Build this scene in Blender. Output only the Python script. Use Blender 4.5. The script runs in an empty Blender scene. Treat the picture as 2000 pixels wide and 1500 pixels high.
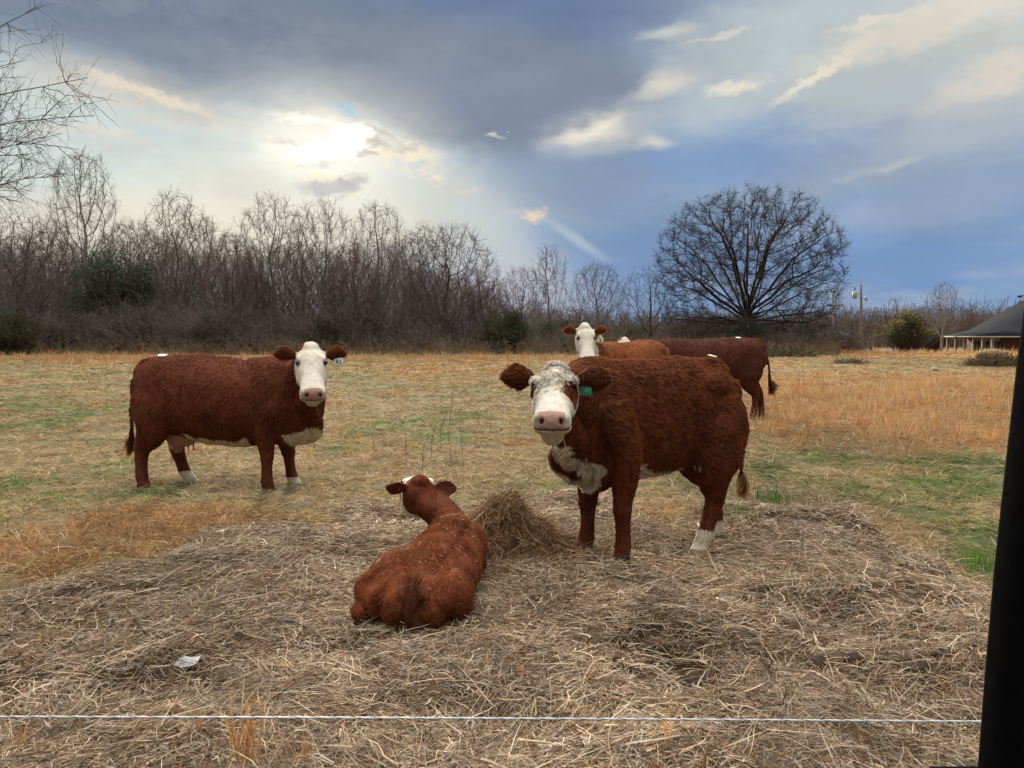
import bpy, math, random
import numpy as np
from mathutils import Vector, Matrix

R = math.radians
sc = bpy.context.scene
COL = sc.collection

# ------------------------------------------------------------------ camera
CAM_H = 1.45
FPX = 1550.0                      # focal length in pixels of the 2000 px wide photograph
HORIZON = 655.0
PITCH = math.atan((750 - HORIZON) / FPX)
cam_d = bpy.data.cameras.new("camera")
cam = bpy.data.objects.new("camera", cam_d)
COL.objects.link(cam)
cam.location = (0, 0, CAM_H)
cam.rotation_euler = (math.pi / 2 - PITCH, 0, 0)
cam_d.sensor_width = 36
cam_d.lens = FPX / 2000 * 36
cam_d.clip_start = 0.05
cam_d.clip_end = 5000
sc.camera = cam

# ------------------------------------------------------------------ exposure / renderer
sc.view_settings.view_transform = 'Standard'
sc.view_settings.look = 'None'
sc.view_settings.exposure = 0.0
sc.view_settings.gamma = 1.0
sc.cycles.max_bounces = 5
sc.cycles.diffuse_bounces = 3
sc.cycles.glossy_bounces = 2
sc.cycles.transmission_bounces = 3
sc.cycles.transparent_max_bounces = 8
sc.cycles.caustics_reflective = False
sc.cycles.caustics_refractive = False
try:
    sc.cycles_curves.shape = 'RIBBONS'
except Exception:
    pass

# ------------------------------------------------------------------ sun
SUN_AZ, SUN_EL = -12.4, 13.6       # degrees; azimuth measured from +Y towards +X
sun_d = bpy.data.lights.new("sun", 'SUN')
sun_d.energy = 5.0
sun_d.angle = R(7)
sun_d.color = (1.0, 0.84, 0.62)
sun = bpy.data.objects.new("sun", sun_d)
COL.objects.link(sun)
sd = Vector((math.sin(R(SUN_AZ)) * math.cos(R(SUN_EL)), math.cos(R(SUN_AZ)) * math.cos(R(SUN_EL)), math.sin(R(SUN_EL))))
sun.rotation_euler = sd.to_track_quat('Z', 'Y').to_euler()
sun.location = (-20, 90, 25)


def srgb(r, g, b):
    f = lambda c: (c / 255 / 12.92) if c / 255 <= 0.04045 else ((c / 255 + 0.055) / 1.055) ** 2.4
    return (f(r), f(g), f(b), 1.0)


# ------------------------------------------------------------------ world: broken evening cloud, mapped on azimuth / elevation
def build_world():
    w = bpy.data.worlds.new("World")
    sc.world = w
    w.use_nodes = True
    nt = w.node_tree
    nt.nodes.clear()
    N, L = nt.nodes, nt.links

    def node(t, **kw):
        n = N.new(t)
        for k, v in kw.items():
            setattr(n, k, v)
        return n

    def math_(op, a, b=None, c=None, clamp=False):
        n = node('ShaderNodeMath', operation=op, use_clamp=clamp)
        for i, v in enumerate((a, b, c)):
            if v is None:
                continue
            if isinstance(v, (int, float)):
                n.inputs[i].default_value = v
            else:
                L.new(v, n.inputs[i])
        return n.outputs[0]

    tc = node('ShaderNodeTexCoord')
    nrm = node('ShaderNodeVectorMath', operation='NORMALIZE')
    L.new(tc.outputs['Generated'], nrm.inputs[0])
    sep = node('ShaderNodeSeparateXYZ')
    L.new(nrm.outputs[0], sep.inputs[0])
    az = math_('MULTIPLY', math_('ARCTAN2', sep.outputs['X'], sep.outputs['Y']), 180 / math.pi)
    el = math_('MULTIPLY', math_('ARCSINE', sep.outputs['Z']), 180 / math.pi)
    comb = node('ShaderNodeCombineXYZ')
    L.new(az, comb.inputs[0])
    L.new(el, comb.inputs[1])

    def noise(scale, detail, rough, sx=1.0, sy=1.0, dist=0.0, off=(0, 0, 0)):
        mp = node('ShaderNodeMapping')
        mp.inputs['Scale'].default_value = (sx, sy, 1)
        mp.inputs['Location'].default_value = off
        L.new(comb.outputs[0], mp.inputs[0])
        n = node('ShaderNodeTexNoise')
        n.inputs['Scale'].default_value = scale
        n.inputs['Detail'].default_value = detail
        n.inputs['Roughness'].default_value = rough
        n.inputs['Distortion'].default_value = dist
        L.new(mp.outputs[0], n.inputs['Vector'])
        return n

    def warp(n, ax, ay):
        s = node('ShaderNodeVectorMath', operation='SUBTRACT')
        L.new(n.outputs['Color'], s.inputs[0])
        s.inputs[1].default_value = (0.5, 0.5, 0.5)
        m = node('ShaderNodeVectorMath', operation='MULTIPLY')
        L.new(s.outputs[0], m.inputs[0])
        m.inputs[1].default_value = (ax, ay, 0)
        a = node('ShaderNodeVectorMath', operation='ADD')
        L.new(comb.outputs[0], a.inputs[0])
        L.new(m.outputs[0], a.inputs[1])
        return a.outputs[0]

    n_soft = noise(0.10, 4, 0.55, 1.0, 2.2)
    n_hard = noise(0.42, 6, 0.62, 1.0, 1.7, off=(3.1, 1.7, 0))
    n_streak = noise(0.09, 5, 0.55, 0.8, 4.2, off=(9.0, 2.0, 0))
    V_soft = warp(n_soft, 9.0, 4.0)
    V_hard = warp(n_hard, 5.5, 3.2)
    n_fine = noise(0.9, 5, 0.6, 1.0, 1.5, off=(5.0, 7.0, 0))
    V_fine = warp(n_fine, 2.6, 1.5)

    def pxdir(px, py):
        a = math.atan((px - 1000) / FPX)
        return math.degrees(a), math.degrees(math.atan((HORIZON - py) / FPX * math.cos(a)))

    K = math.degrees(1 / FPX)      # degrees per photo pixel

    def blob(vec, px, py, rx, ry, rot=0, inner=0.2, outer=1.0):
        a, e = pxdir(px, py)
        mp = node('ShaderNodeMapping', vector_type='TEXTURE')
        mp.inputs['Location'].default_value = (a, e, 0)
        mp.inputs['Rotation'].default_value = (0, 0, R(rot))
        mp.inputs['Scale'].default_value = (rx * K, ry * K, 1)
        L.new(vec, mp.inputs[0])
        ln = node('ShaderNodeVectorMath', operation='LENGTH')
        L.new(mp.outputs[0], ln.inputs[0])
        mr = node('ShaderNodeMapRange', interpolation_type='SMOOTHSTEP')
        mr.inputs['From Min'].default_value = outer
        mr.inputs['From Max'].default_value = inner
        L.new(ln.outputs['Value'], mr.inputs['Value'])
        return mr.outputs[0]

    def mix(col, other, fac, mode='MIX'):
        n = node('ShaderNodeMix', data_type='RGBA', blend_type=mode)
        n.clamp_factor = True
        ins = [s for s in n.inputs if s.enabled]
        if isinstance(fac, (int, float)):
            ins[0].default_value = fac
        else:
            L.new(fac, ins[0])
        for i, v in ((1, col), (2, other)):
            if isinstance(v, tuple):
                ins[i].default_value = v
            else:
                L.new(v, ins[i])
        return [s for s in n.outputs if s.enabled][0]

    def ramp(val, lo, hi, a=0.0, b=1.0):
        mr = node('ShaderNodeMapRange', interpolation_type='SMOOTHSTEP')
        for k, v in (('From Min', lo), ('From Max', hi), ('To Min', a), ('To Max', b)):
            mr.inputs[k].default_value = v
        if isinstance(val, (int, float)):
            mr.inputs['Value'].default_value = val
        else:
            L.new(val, mr.inputs['Value'])
        return mr.outputs[0]

    sky = node('ShaderNodeTexSky', sky_type='NISHITA')
    sky.sun_disc = False
    sky.sun_elevation = R(SUN_EL)
    sky.sun_rotation = R(SUN_AZ)
    sky.air_density = 1.2
    sky.dust_density = 1.5
    skym = node('ShaderNodeVectorMath', operation='MULTIPLY')
    L.new(sky.outputs[0], skym.inputs[0])
    skym.inputs[1].default_value = (0.035, 0.035, 0.04)

    # clear-ish blue gaps at the right, bluer near the horizon
    base = mix(srgb(124, 156, 196), srgb(142, 164, 190), ramp(el, 2, 16))
    base = mix(base, srgb(152, 174, 194), ramp(n_streak.outputs['Fac'], 0.45, 0.7, 0, 0.75))
    base = mix(base, skym.outputs[0], 0.05)

    def add(vec, col, px, py, rx, ry, rot=0, inner=0.2, outer=1.0, k=1.0, tex=None):
        nonlocal base
        m = blob(vec, px, py, rx, ry, rot, inner, outer)
        if tex is not None:
            m = math_('MULTIPLY', m, tex)
        if k != 1.0:
            m = math_('MULTIPLY', m, k)
        base = mix(base, col, m)

    st = ramp(n_streak.outputs['Fac'], 0.35, 0.6)
    st2 = ramp(n_soft.outputs['Fac'], 0.4, 0.62)
    hd = ramp(n_hard.outputs['Fac'], 0.42, 0.56)

    # bright veil round the hidden sun, left half
    add(V_soft, srgb(208, 220, 218), 300, 340, 820, 300, 0, 0.35, 1.0)
    add(V_soft, srgb(240, 233, 212), 560, 450, 620, 190, 0, 0.1, 1.0, 0.85)
    add(V_soft, srgb(228, 218, 200), 120, 480, 520, 140, 0, 0.1, 1.0, 0.7)
    add(V_soft, srgb(212, 206, 206), 960, 560, 330, 110, 0, 0.1, 1.0, 0.55)
    # pale high cloud, top right
    add(V_soft, srgb(190, 199, 200), 1740, 80, 680, 230, 6, 0.25, 1.0, 0.95)
    add(V_soft, srgb(204, 205, 198), 1900, 150, 300, 190, 14, 0.1, 1.0, 0.8)
    add(V_soft, srgb(160, 174, 190), 1600, 330, 520, 100, -2, 0.1, 1.0, 0.55)
    add(V_soft, srgb(172, 182, 196), 1780, 260, 420, 90, 8, 0.1, 1.0, 0.6)
    # blue gap under it
    add(V_soft, srgb(122, 152, 194), 1400, 310, 360, 90, 4, 0.2, 1.0, 0.75)
    add(V_soft, srgb(114, 149, 198), 1700, 530, 360, 80, 0, 0.2, 1.0, 0.6)
    add(V_soft, srgb(174, 185, 202), 1770, 565, 320, 40, 5, 0.1, 1.0, 0.75, st)
    add(V_soft, srgb(168, 180, 200), 1800, 415, 380, 45, 6, 0.0, 1.0, 0.5)
    # the long dark cloud bank: ragged lower rim first, body on top
    add(V_hard, srgb(232, 222, 206), 300, 190, 260, 60, -13, 0.25, 1.0, 0.75)
    add(V_hard, srgb(206, 206, 200), 120, 175, 200, 60, -4, 0.1, 1.0, 0.5)
    add(V_soft, srgb(124, 138, 156), 400, -85, 1050, 285, -7, 0.60, 1.0, 0.97)
    add(V_hard, srgb(126, 138, 154), 560, 130, 330, 95, -8, 0.45, 1.0, 0.9)
    add(V_soft, srgb(100, 122, 160), 960, -40, 480, 210, -8, 0.15, 1.0, 0.85)
    add(V_hard, srgb(127, 138, 156), 880, 195, 300, 110, -16, 0.45, 1.0, 0.92)
    add(V_soft, srgb(128, 140, 160), 1020, 190, 330, 150, -12, 0.3, 1.0, 0.85)
    add(V_soft, srgb(136, 145, 160), 600, 190, 330, 46, -10, 0.2, 1.0, 0.6, hd)
    add(V_soft, srgb(138, 155, 178), 1130, 360, 320, 90, -10, 0.2, 1.0, 0.6)
    add(V_soft, srgb(118, 148, 190), 1260, 500, 280, 130, 0, 0.2, 1.0, 0.7)
    add(V_hard, srgb(214, 208, 202), 190, 286, 170, 26, -5, 0.1, 1.0, 0.6, hd)
    add(V_fine, srgb(222, 216, 206), 160, 262, 90, 18, 2, 0.1, 1.0, 0.5)
    add(V_soft, srgb(146, 153, 164), 500, 70, 900, 120, -6, 0.2, 1.0, 0.5, st)
    add(V_soft, srgb(112, 126, 150), 300, 30, 600, 60, -4, 0.1, 1.0, 0.5, hd)
    # around the sun
    g = blob(V_soft, 640, 300, 330, 200, 0, 0.0, 1.0)
    base = mix(base, (0.98, 0.95, 0.84, 1), math_('MULTIPLY', g, 0.7))
    g = blob(V_soft, 645, 285, 190, 95, 0, 0.0, 1.0)
    base = mix(base, (1.15, 1.09, 0.92, 1), math_('MULTIPLY', g, 0.6))
    g = blob(V_fine, 655, 300, 95, 24, 3, 0.0, 1.0)
    base = mix(base, (2.1, 1.95, 1.6, 1), g)
    g = blob(V_fine, 605, 240, 90, 14, -4, 0.0, 1.0)
    base = mix(base, (1.15, 1.1, 0.95, 1), math_('MULTIPLY', g, 0.85))
    g = blob(V_fine, 700, 268, 60, 26, 10, 0.0, 1.0)
    base = mix(base, (2.1, 1.95, 1.6, 1), g)
    add(V_fine, srgb(170, 205, 225), 682, 222, 44, 16, -16, 0.1, 1.0, 0.7)
    add(V_hard, srgb(255, 240, 208), 790, 305, 125, 46, -12, 0.2, 1.0, 0.85, hd)
    add(V_fine, srgb(196, 192, 186), 768, 290, 74, 16, -8, 0.3, 1.0, 0.75, hd)
    add(V_fine, srgb(190, 188, 184), 716, 306, 34, 9, 0, 0.3, 1.0, 0.7)
    add(V_fine, srgb(255, 236, 204), 850, 350, 110, 20, -18, 0.2, 1.0, 0.8, hd)
    add(V_fine, srgb(192, 190, 190), 650, 372, 78, 22, 2, 0.4, 1.0, 0.75)
    add(V_fine, srgb(186, 184, 186), 690, 356, 40, 18, 0, 0.4, 1.0, 0.7)
    add(V_fine, srgb(252, 238, 208), 650, 350, 90, 8, 4, 0.2, 1.0, 0.7)
    add(V_fine, srgb(250, 238, 212), 708, 380, 26, 6, 0, 0.2, 1.0, 0.7)
    add(V_fine, srgb(222, 216, 202), 560, 285, 60, 9, -6, 0.1, 1.0, 0.5)
    add(V_fine, srgb(196, 196, 194), 742, 262, 46, 12, -24, 0.2, 1.0, 0.75)
    add(V_fine, srgb(214, 208, 198), 640, 328, 90, 9, 4, 0.1, 1.0, 0.55, hd)
    add(V_fine, srgb(240, 228, 208), 330, 203, 140, 16, -14, 0.1, 1.0, 0.75)
    add(V_fine, srgb(238, 228, 210), 225, 168, 56, 22, -10, 0.1, 1.0, 0.65)
    add(V_fine, srgb(228, 218, 206), 240, 268, 90, 16, -12, 0.1, 1.0, 0.55)
    # small bright tears right of the bank
    add(V_fine, srgb(236, 228, 214), 966, 272, 30, 9, 0, 0.0, 1.0, 0.75)
    add(V_soft, srgb(214, 216, 212), 1170, 262, 170, 50, 10, 0.0, 1.0, 0.6)
    add(V_soft, srgb(246, 238, 218), 1150, 258, 80, 20, 14, 0.0, 1.0, 0.9)
    add(V_soft, srgb(228, 226, 212), 1270, 274, 70, 20, 0, 0.0, 1.0, 0.7)
    add(V_soft, srgb(232, 227, 210), 1285, 174, 130, 30, 17, 0.0, 1.0, 0.85)
    add(V_soft, srgb(220, 218, 208), 1310, 68, 80, 20, 0, 0.0, 1.0, 0.6)
    # cumulus edges at the right
    add(V_hard, srgb(176, 184, 190), 1400, 125, 150, 60, 6, 0.3, 1.0, 0.7)
    add(V_fine, srgb(222, 216, 204), 1395, 85, 80, 9, 8, 0.2, 1.0, 0.55)
    add(V_fine, srgb(234, 225, 207), 1430, 182, 72, 18, 6, 0.2, 1.0, 0.8)
    add(V_fine, srgb(240, 229, 210), 1590, 156, 120, 15, 28, 0.2, 1.0, 0.9)
    add(V_hard, srgb(228, 221, 207), 1730, 88, 210, 46, 10, 0.2, 1.0, 0.75)
    add(V_fine, srgb(236, 226, 208), 1680, 60, 100, 12, 8, 0.2, 1.0, 0.7)
    add(V_hard, srgb(184, 194, 200), 1750, 190, 260, 50, 12, 0.2, 1.0, 0.75)
    add(V_hard, srgb(226, 217, 203), 1950, 150, 170, 42, 14, 0.0, 1.0, 0.8)
    add(V_hard, srgb(224, 216, 202), 1900, 18, 280, 58, 8, 0.0, 1.0, 0.8)
    add(V_soft, srgb(204, 207, 207), 1700, 340, 110, 12, 6, 0.0, 1.0, 0.5)
    # peach tuft and the shaft of light under it
    add(V_fine, srgb(204, 200, 198), 1010, 420, 80, 18, -6, 0.0, 1.0, 0.5)
    add(V_fine, srgb(242, 216, 190), 1042, 422, 36, 13, 10, 0.1, 1.0, 0.85)
    add(comb.outputs[0], srgb(196, 208, 214), 1125, 470, 100, 16, -34, 0.0, 1.0, 0.6)
    add(comb.outputs[0], srgb(204, 212, 208), 950, 460, 280, 90, -34, 0.0, 1.0, 0.5)
    # fine mottling over everything
    mott = ramp(n_soft.outputs['Fac'], 0.3, 0.7, 0.92, 1.07)
    vm = node('ShaderNodeVectorMath', operation='SCALE')
    L.new(base, vm.inputs[0])
    L.new(mott, vm.inputs['Scale'])
    front = vm.outputs[0]
    # unseen sky overhead boosted to light the scene; dimmer low behind the camera
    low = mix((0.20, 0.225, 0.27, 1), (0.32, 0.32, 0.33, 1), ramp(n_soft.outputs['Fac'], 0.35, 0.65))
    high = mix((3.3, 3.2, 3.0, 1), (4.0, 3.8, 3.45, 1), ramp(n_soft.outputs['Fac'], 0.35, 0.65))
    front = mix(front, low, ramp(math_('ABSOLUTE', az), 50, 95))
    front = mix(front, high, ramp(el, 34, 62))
    # below the horizon: dull earth
    front = mix(front, (0.10, 0.085, 0.06, 1), ramp(el, -0.5, -3))
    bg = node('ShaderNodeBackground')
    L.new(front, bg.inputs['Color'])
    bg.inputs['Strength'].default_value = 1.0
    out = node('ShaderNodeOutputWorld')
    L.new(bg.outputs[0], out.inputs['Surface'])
    try:
        w.cycles.sampling_method = 'MANUAL'
        w.cycles.sample_map_resolution = 512
    except Exception:
        pass


build_world()


# ------------------------------------------------------------------ projection helpers (photo pixel <-> world)
def ray(px, py):
    cx, cy = (px - 1000) / FPX, (750 - py) / FPX
    F = np.array([0, math.cos(PITCH), -math.sin(PITCH)])
    U = np.array([0, math.sin(PITCH), math.cos(PITCH)])
    return F + cx * np.array([1.0, 0, 0]) + cy * U


def P(px, py, d):
    """world point seen at photo pixel (px,py) at distance y = d"""
    r = ray(px, py)
    return np.array([0, 0, CAM_H]) + r * (d / r[1])


def G(px, py, z=0.0):
    r = ray(px, py)
    return np.array([0, 0, CAM_H]) + r * ((z - CAM_H) / r[2])


def project(x, y, z):
    """world arrays -> photo pixels (behind the camera gives py = 9999)"""
    cp, sp = math.cos(PITCH), math.sin(PITCH)
    dz = z - CAM_H
    f = y * cp - dz * sp
    u = y * sp + dz * cp
    ok = f > 0.2
    ff = np.where(ok, f, 1.0)
    return np.where(ok, 1000 + FPX * x / ff, 1000.0), np.where(ok, 750 - FPX * u / ff, 9999.0)


# ------------------------------------------------------------------ numpy noise
def _hash(ix, iy, iz, seed):
    h = (ix.astype(np.int64) * 374761393 + iy.astype(np.int64) * 668265263 + iz.astype(np.int64) * 2147483647 + seed * 974711) & 0xffffffff
    h = ((h ^ (h >> 13)) * 1274126177) & 0xffffffff
    h = h ^ (h >> 16)
    return (h & 0xffff) / 65535.0


def vnoise(x, y, z=0.0, seed=0):
    x = np.asarray(x, float); y = np.asarray(y, float); z = np.asarray(z, float) + np.zeros_like(x)
    ix, iy, iz = np.floor(x), np.floor(y), np.floor(z)
    fx, fy, fz = x - ix, y - iy, z - iz
    fx, fy, fz = [f * f * (3 - 2 * f) for f in (fx, fy, fz)]
    o = 0
    for a in (0, 1):
        for b in (0, 1):
            for c in (0, 1):
                wgt = (fx if a else 1 - fx) * (fy if b else 1 - fy) * (fz if c else 1 - fz)
                o = o + wgt * _hash(ix + a, iy + b, iz + c, seed)
    return o


def fbm(x, y, z=0.0, seed=0, oct=4, g=0.5):
    o, amp, tot = 0, 1.0, 0
    for i in range(oct):
        o = o + amp * vnoise(np.asarray(x) * 2 ** i, np.asarray(y) * 2 ** i, np.asarray(z) * 2 ** i, seed + i * 17)
        tot += amp
        amp *= g
    return o / tot


def sstep(a, b, x):
    t = np.clip((x - a) / (b - a), 0, 1)
    return t * t * (3 - 2 * t)


# ------------------------------------------------------------------ object helpers
def mesh_np(name, V, F, k, mat, parent=None, cols=None, smooth=False, loops=None):
    """V (n,3); F (m,k) constant-size faces, or F = flat indices with loops = sizes"""
    me = bpy.data.meshes.new(name)
    V = np.ascontiguousarray(V, dtype=np.float32)
    me.vertices.add(len(V))
    me.vertices.foreach_set('co', V.ravel())
    if loops is None:
        F = np.ascontiguousarray(F, dtype=np.int32)
        m = len(F)
        sizes = np.full(m, k, np.int32)
        flat = F.ravel()
    else:
        sizes = np.ascontiguousarray(loops, dtype=np.int32)
        flat = np.ascontiguousarray(F, dtype=np.int32).ravel()
        m = len(sizes)
    me.loops.add(len(flat))
    me.loops.foreach_set('vertex_index', flat)
    me.polygons.add(m)
    st = np.zeros(m, np.int32)
    st[1:] = np.cumsum(sizes)[:-1]
    me.polygons.foreach_set('loop_start', st)
    try:
        me.polygons.foreach_set('loop_total', sizes)
    except Exception:
        pass
    if smooth:
        me.polygons.foreach_set('use_smooth', np.ones(m, bool))
    me.update(calc_edges=True)
    me.validate(verbose=False)
    if cols is not None:
        at = me.color_attributes.new('Col', 'FLOAT_COLOR', 'POINT')
        c = np.ones((len(V), 4), np.float32)
        c[:, :3] = cols
        at.data.foreach_set('color', c.ravel())
    if mat is not None:
        me.materials.append(mat)
    o = bpy.data.objects.new(name, me)
    COL.objects.link(o)
    if parent is not None:
        o.parent = parent
    return o


def tag(o, label=None, cat=None, group=None, kind=None):
    if label: o['label'] = label
    if cat: o['category'] = cat
    if group: o['group'] = group
    if kind: o['kind'] = kind
    return o


def empty(name, loc=(0, 0, 0), rz=0.0, scale=1.0):
    o = bpy.data.objects.new(name, None)
    COL.objects.link(o)
    o.location = tuple(float(v) for v in loc)
    o.rotation_euler = (0, 0, rz)
    o.scale = (scale,) * 3 if not isinstance(scale, tuple) else scale
    o.empty_display_size = 0.2
    return o


def copy_tree(o, parent=None):
    c = o.copy()
    COL.objects.link(c)
    c.parent = parent
    for ch in list(o.children):
        copy_tree(ch, c)
    return c


# ------------------------------------------------------------------ materials
def new_mat(name):
    m = bpy.data.materials.new(name)
    m.use_nodes = True
    nt = m.node_tree
    nt.nodes.clear()
    return m, nt


def mat_attr(name, rough=0.85, transl=0.0, noise_scale=None, noise_amt=0.25, spec=0.2, bump=0.0, bump_scale=60):
    """base colour from the mesh's own pattern attribute, broken up by noise"""
    m, nt = new_mat(name)
    N, L = nt.nodes, nt.links
    a = N.new('ShaderNodeAttribute'); a.attribute_name = 'Col'
    col = a.outputs['Color']
    if noise_scale:
        g = N.new('ShaderNodeNewGeometry')
        n = N.new('ShaderNodeTexNoise'); n.inputs['Scale'].default_value = noise_scale; n.inputs['Detail'].default_value = 5
        L.new(g.outputs['Position'], n.inputs['Vector'])
        mr = N.new('ShaderNodeMapRange')
        mr.inputs['From Min'].default_value = 0.25; mr.inputs['From Max'].default_value = 0.75
        mr.inputs['To Min'].default_value = 1 - noise_amt; mr.inputs['To Max'].default_value = 1 + noise_amt
        L.new(n.outputs['Fac'], mr.inputs['Value'])
        s = N.new('ShaderNodeVectorMath'); s.operation = 'SCALE'
        L.new(col, s.inputs[0]); L.new(mr.outputs[0], s.inputs['Scale'])
        col = s.outputs[0]
    p = N.new('ShaderNodeBsdfPrincipled')
    p.inputs['Roughness'].default_value = rough
    p.inputs['Specular IOR Level'].default_value = spec
    L.new(col, p.inputs['Base Color'])
    if bump:
        g2 = N.new('ShaderNodeNewGeometry')
        n2 = N.new('ShaderNodeTexNoise'); n2.inputs['Scale'].default_value = bump_scale; n2.inputs['Detail'].default_value = 6
        L.new(g2.outputs['Position'], n2.inputs['Vector'])
        b = N.new('ShaderNodeBump'); b.inputs['Strength'].default_value = 1.0; b.inputs['Distance'].default_value = bump
        L.new(n2.outputs['Fac'], b.inputs['Height'])
        L.new(b.outputs[0], p.inputs['Normal'])
    sh = p.outputs[0]
    if transl > 0:
        t = N.new('ShaderNodeBsdfTranslucent')
        L.new(col, t.inputs['Color'])
        mx = N.new('ShaderNodeMixShader'); mx.inputs[0].default_value = transl
        L.new(sh, mx.inputs[1]); L.new(t.outputs[0], mx.inputs[2])
        sh = mx.outputs[0]
    o = N.new('ShaderNodeOutputMaterial')
    L.new(sh, o.inputs['Surface'])
    return m


def mat_plain(name, c1, c2=None, scale=8.0, rough=0.7, spec=0.3, bump=0.0, bump_scale=80, stretch=(1, 1, 1), coat=0.0):
    m, nt = new_mat(name)
    N, L = nt.nodes, nt.links
    p = N.new('ShaderNodeBsdfPrincipled')
    p.inputs['Roughness'].default_value = rough
    p.inputs['Specular IOR Level'].default_value = spec
    p.inputs['Coat Weight'].default_value = coat
    tc = N.new('ShaderNodeTexCoord')
    mp = N.new('ShaderNodeMapping'); mp.inputs['Scale'].default_value = stretch
    L.new(tc.outputs['Object'], mp.inputs[0])
    c2 = c2 or tuple(v * 0.7 for v in c1)
    n = N.new('ShaderNodeTexNoise'); n.inputs['Scale'].default_value = scale; n.inputs['Detail'].default_value = 5
    L.new(mp.outputs[0], n.inputs['Vector'])
    r = N.new('ShaderNodeValToRGB')
    r.color_ramp.elements[0].position = 0.35; r.color_ramp.elements[1].position = 0.65
    r.color_ramp.elements[0].color = (*c1[:3], 1); r.color_ramp.elements[1].color = (*c2[:3], 1)
    L.new(n.outputs['Fac'], r.inputs[0])
    L.new(r.outputs[0], p.inputs['Base Color'])
    if bump:
        n2 = N.new('ShaderNodeTexNoise'); n2.inputs['Scale'].default_value = bump_scale; n2.inputs['Detail'].default_value = 5
        L.new(mp.outputs[0], n2.inputs['Vector'])
        b = N.new('ShaderNodeBump'); b.inputs['Distance'].default_value = bump
        L.new(n2.outputs['Fac'], b.inputs['Height']); L.new(b.outputs[0], p.inputs['Normal'])
    o = N.new('ShaderNodeOutputMaterial')
    L.new(p.outputs[0], o.inputs['Surface'])
    return m


M_ground = mat_attr('ground_soil', 0.95, 0, 9.0, 0.35, 0.1, 0.02, 35)
M_blade = mat_attr('grass_blades', 0.7, 0.3, None, 0, 0.2)
M_hay = mat_attr('hay_straw', 0.6, 0.18, None, 0, 0.3)
M_bark = mat_attr('bark', 0.9, 0, 6.0, 0.3, 0.1)
M_leaf = mat_attr('leafage', 0.7, 0.3, None, 0, 0.2)

# ------------------------------------------------------------------ the lie of the land
def hay_edge(px):
    xs = [-400, 0, 120, 300, 420, 560, 780, 900, 1100, 1300, 1500, 1650, 1750, 1830, 1930, 2300]
    ys = [1290, 1195, 1165, 1110, 1050, 1030, 1015, 985, 985, 1015, 1000, 1010, 1050, 1105, 1185, 1330]
    return np.interp(px, xs, ys)


def hay_mask(x, y):
    px, py = project(x, y, 0 * x)
    n = (fbm(x * 1.7, y * 1.7, seed=5) - 0.5) * 130
    m = sstep(-28, 30, py - hay_edge(px) + n)
    return np.where(y < 1.0, 1.0, m)


def gz(x, y):
    """ground height"""
    x = np.asarray(x, float); y = np.asarray(y, float)
    n = (fbm(x * 0.35, y * 0.35, seed=1) - 0.5) * 0.10 + (fbm(x * 1.6, y * 1.6, seed=2, oct=3) - 0.5) * 0.045
    h = hay_mask(x, y)
    bed = h * (0.07 + (fbm(x * 1.3, y * 1.3, seed=3, oct=4) - 0.5) * 0.22 + (fbm(x * 3.1, y * 3.6, seed=9, oct=3) - 0.5) * 0.10)
    g = lambda cx, cy, sx, sy: np.exp(-((x - cx) / sx) ** 2 - ((y - cy) / sy) ** 2)
    # keep level where the animals stand
    z = n + bed
    for cx, cy, sx, sy, lvl in ((0.47, 4.75, 0.5, 0.45, 0.085), (1.25, 5.25, 0.5, 0.5, 0.015), (-0.36, 3.95, 0.6, 0.65, 0.08), (-2.8, 7.6, 1.5, 0.8, 0.0)):
        w = np.clip(g(cx, cy, sx, sy) * 1.5, 0, 1)
        z = z * (1 - w) + lvl * w
    z = z - 0.02 * g(0.9, 3.35, 0.35, 0.12) - 0.06 * g(-0.75, 3.45, 0.22, 0.14) + 0.05 * g(0.95, 3.6, 0.4, 0.16)
    # the field falls away at the far right
    d = sstep(62, 95, y) * sstep(12, 34, x)
    z = z - 1.45 * d
    return z


# colour zones of the field: photo-centred patches (px, py, sx, sy, weight)
GREEN = [(90, 790, 170, 50, 1.0), (400, 720, 300, 20, 0.55), (700, 760, 250, 40, 0.5), (130, 1140, 90, 20, 1.1), (640, 1000, 160, 22, 0.9), (960, 975, 120, 24, 1.0),
         (1240, 960, 160, 40, 0.8), (1470, 930, 70, 45, 1.0), (1490, 990, 90, 26, 0.9), (1640, 960, 150, 40, 0.6), (1860, 920, 100, 50, 0.9), (1750, 1000, 120, 30, 0.6), (1920, 1090, 60, 40, 1.5),
         (1300, 880, 300, 30, 0.4), (860, 860, 160, 35, 0.5), (660, 870, 60, 30, 0.5), (1560, 880, 60, 18, 0.5), (1800, 700, 300, 6, 0.4), (1880, 1450, 70, 30, 0.6), (300, 960, 40, 15, 0.5)]
ORANGE = [(220, 1050, 270, 60, 1.3), (60, 1110, 120, 60, 0.8), (420, 1030, 130, 40, 1.2), (200, 700, 260, 16, 1.1), (900, 705, 400, 14, 0.8), (700, 720, 300, 14, 0.4), (700, 840, 60, 16, 0.7),
          (860, 750, 120, 26, 0.7), (1000, 870, 60, 14, 0.7), (1680, 800, 300, 60, 1.5), (1850, 780, 200, 50, 0.9), (1550, 790, 80, 60, 0.7), (1750, 690, 400, 10, 1.5), (1560, 860, 60, 18, 0.7),
          (130, 880, 130, 22, 0.6), (260, 970, 160, 40, 0.7), (1840, 870, 70, 25, 0.8), (1020, 870, 40, 15, 0.6), (1880, 690, 150, 12, 1.0)]


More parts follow.
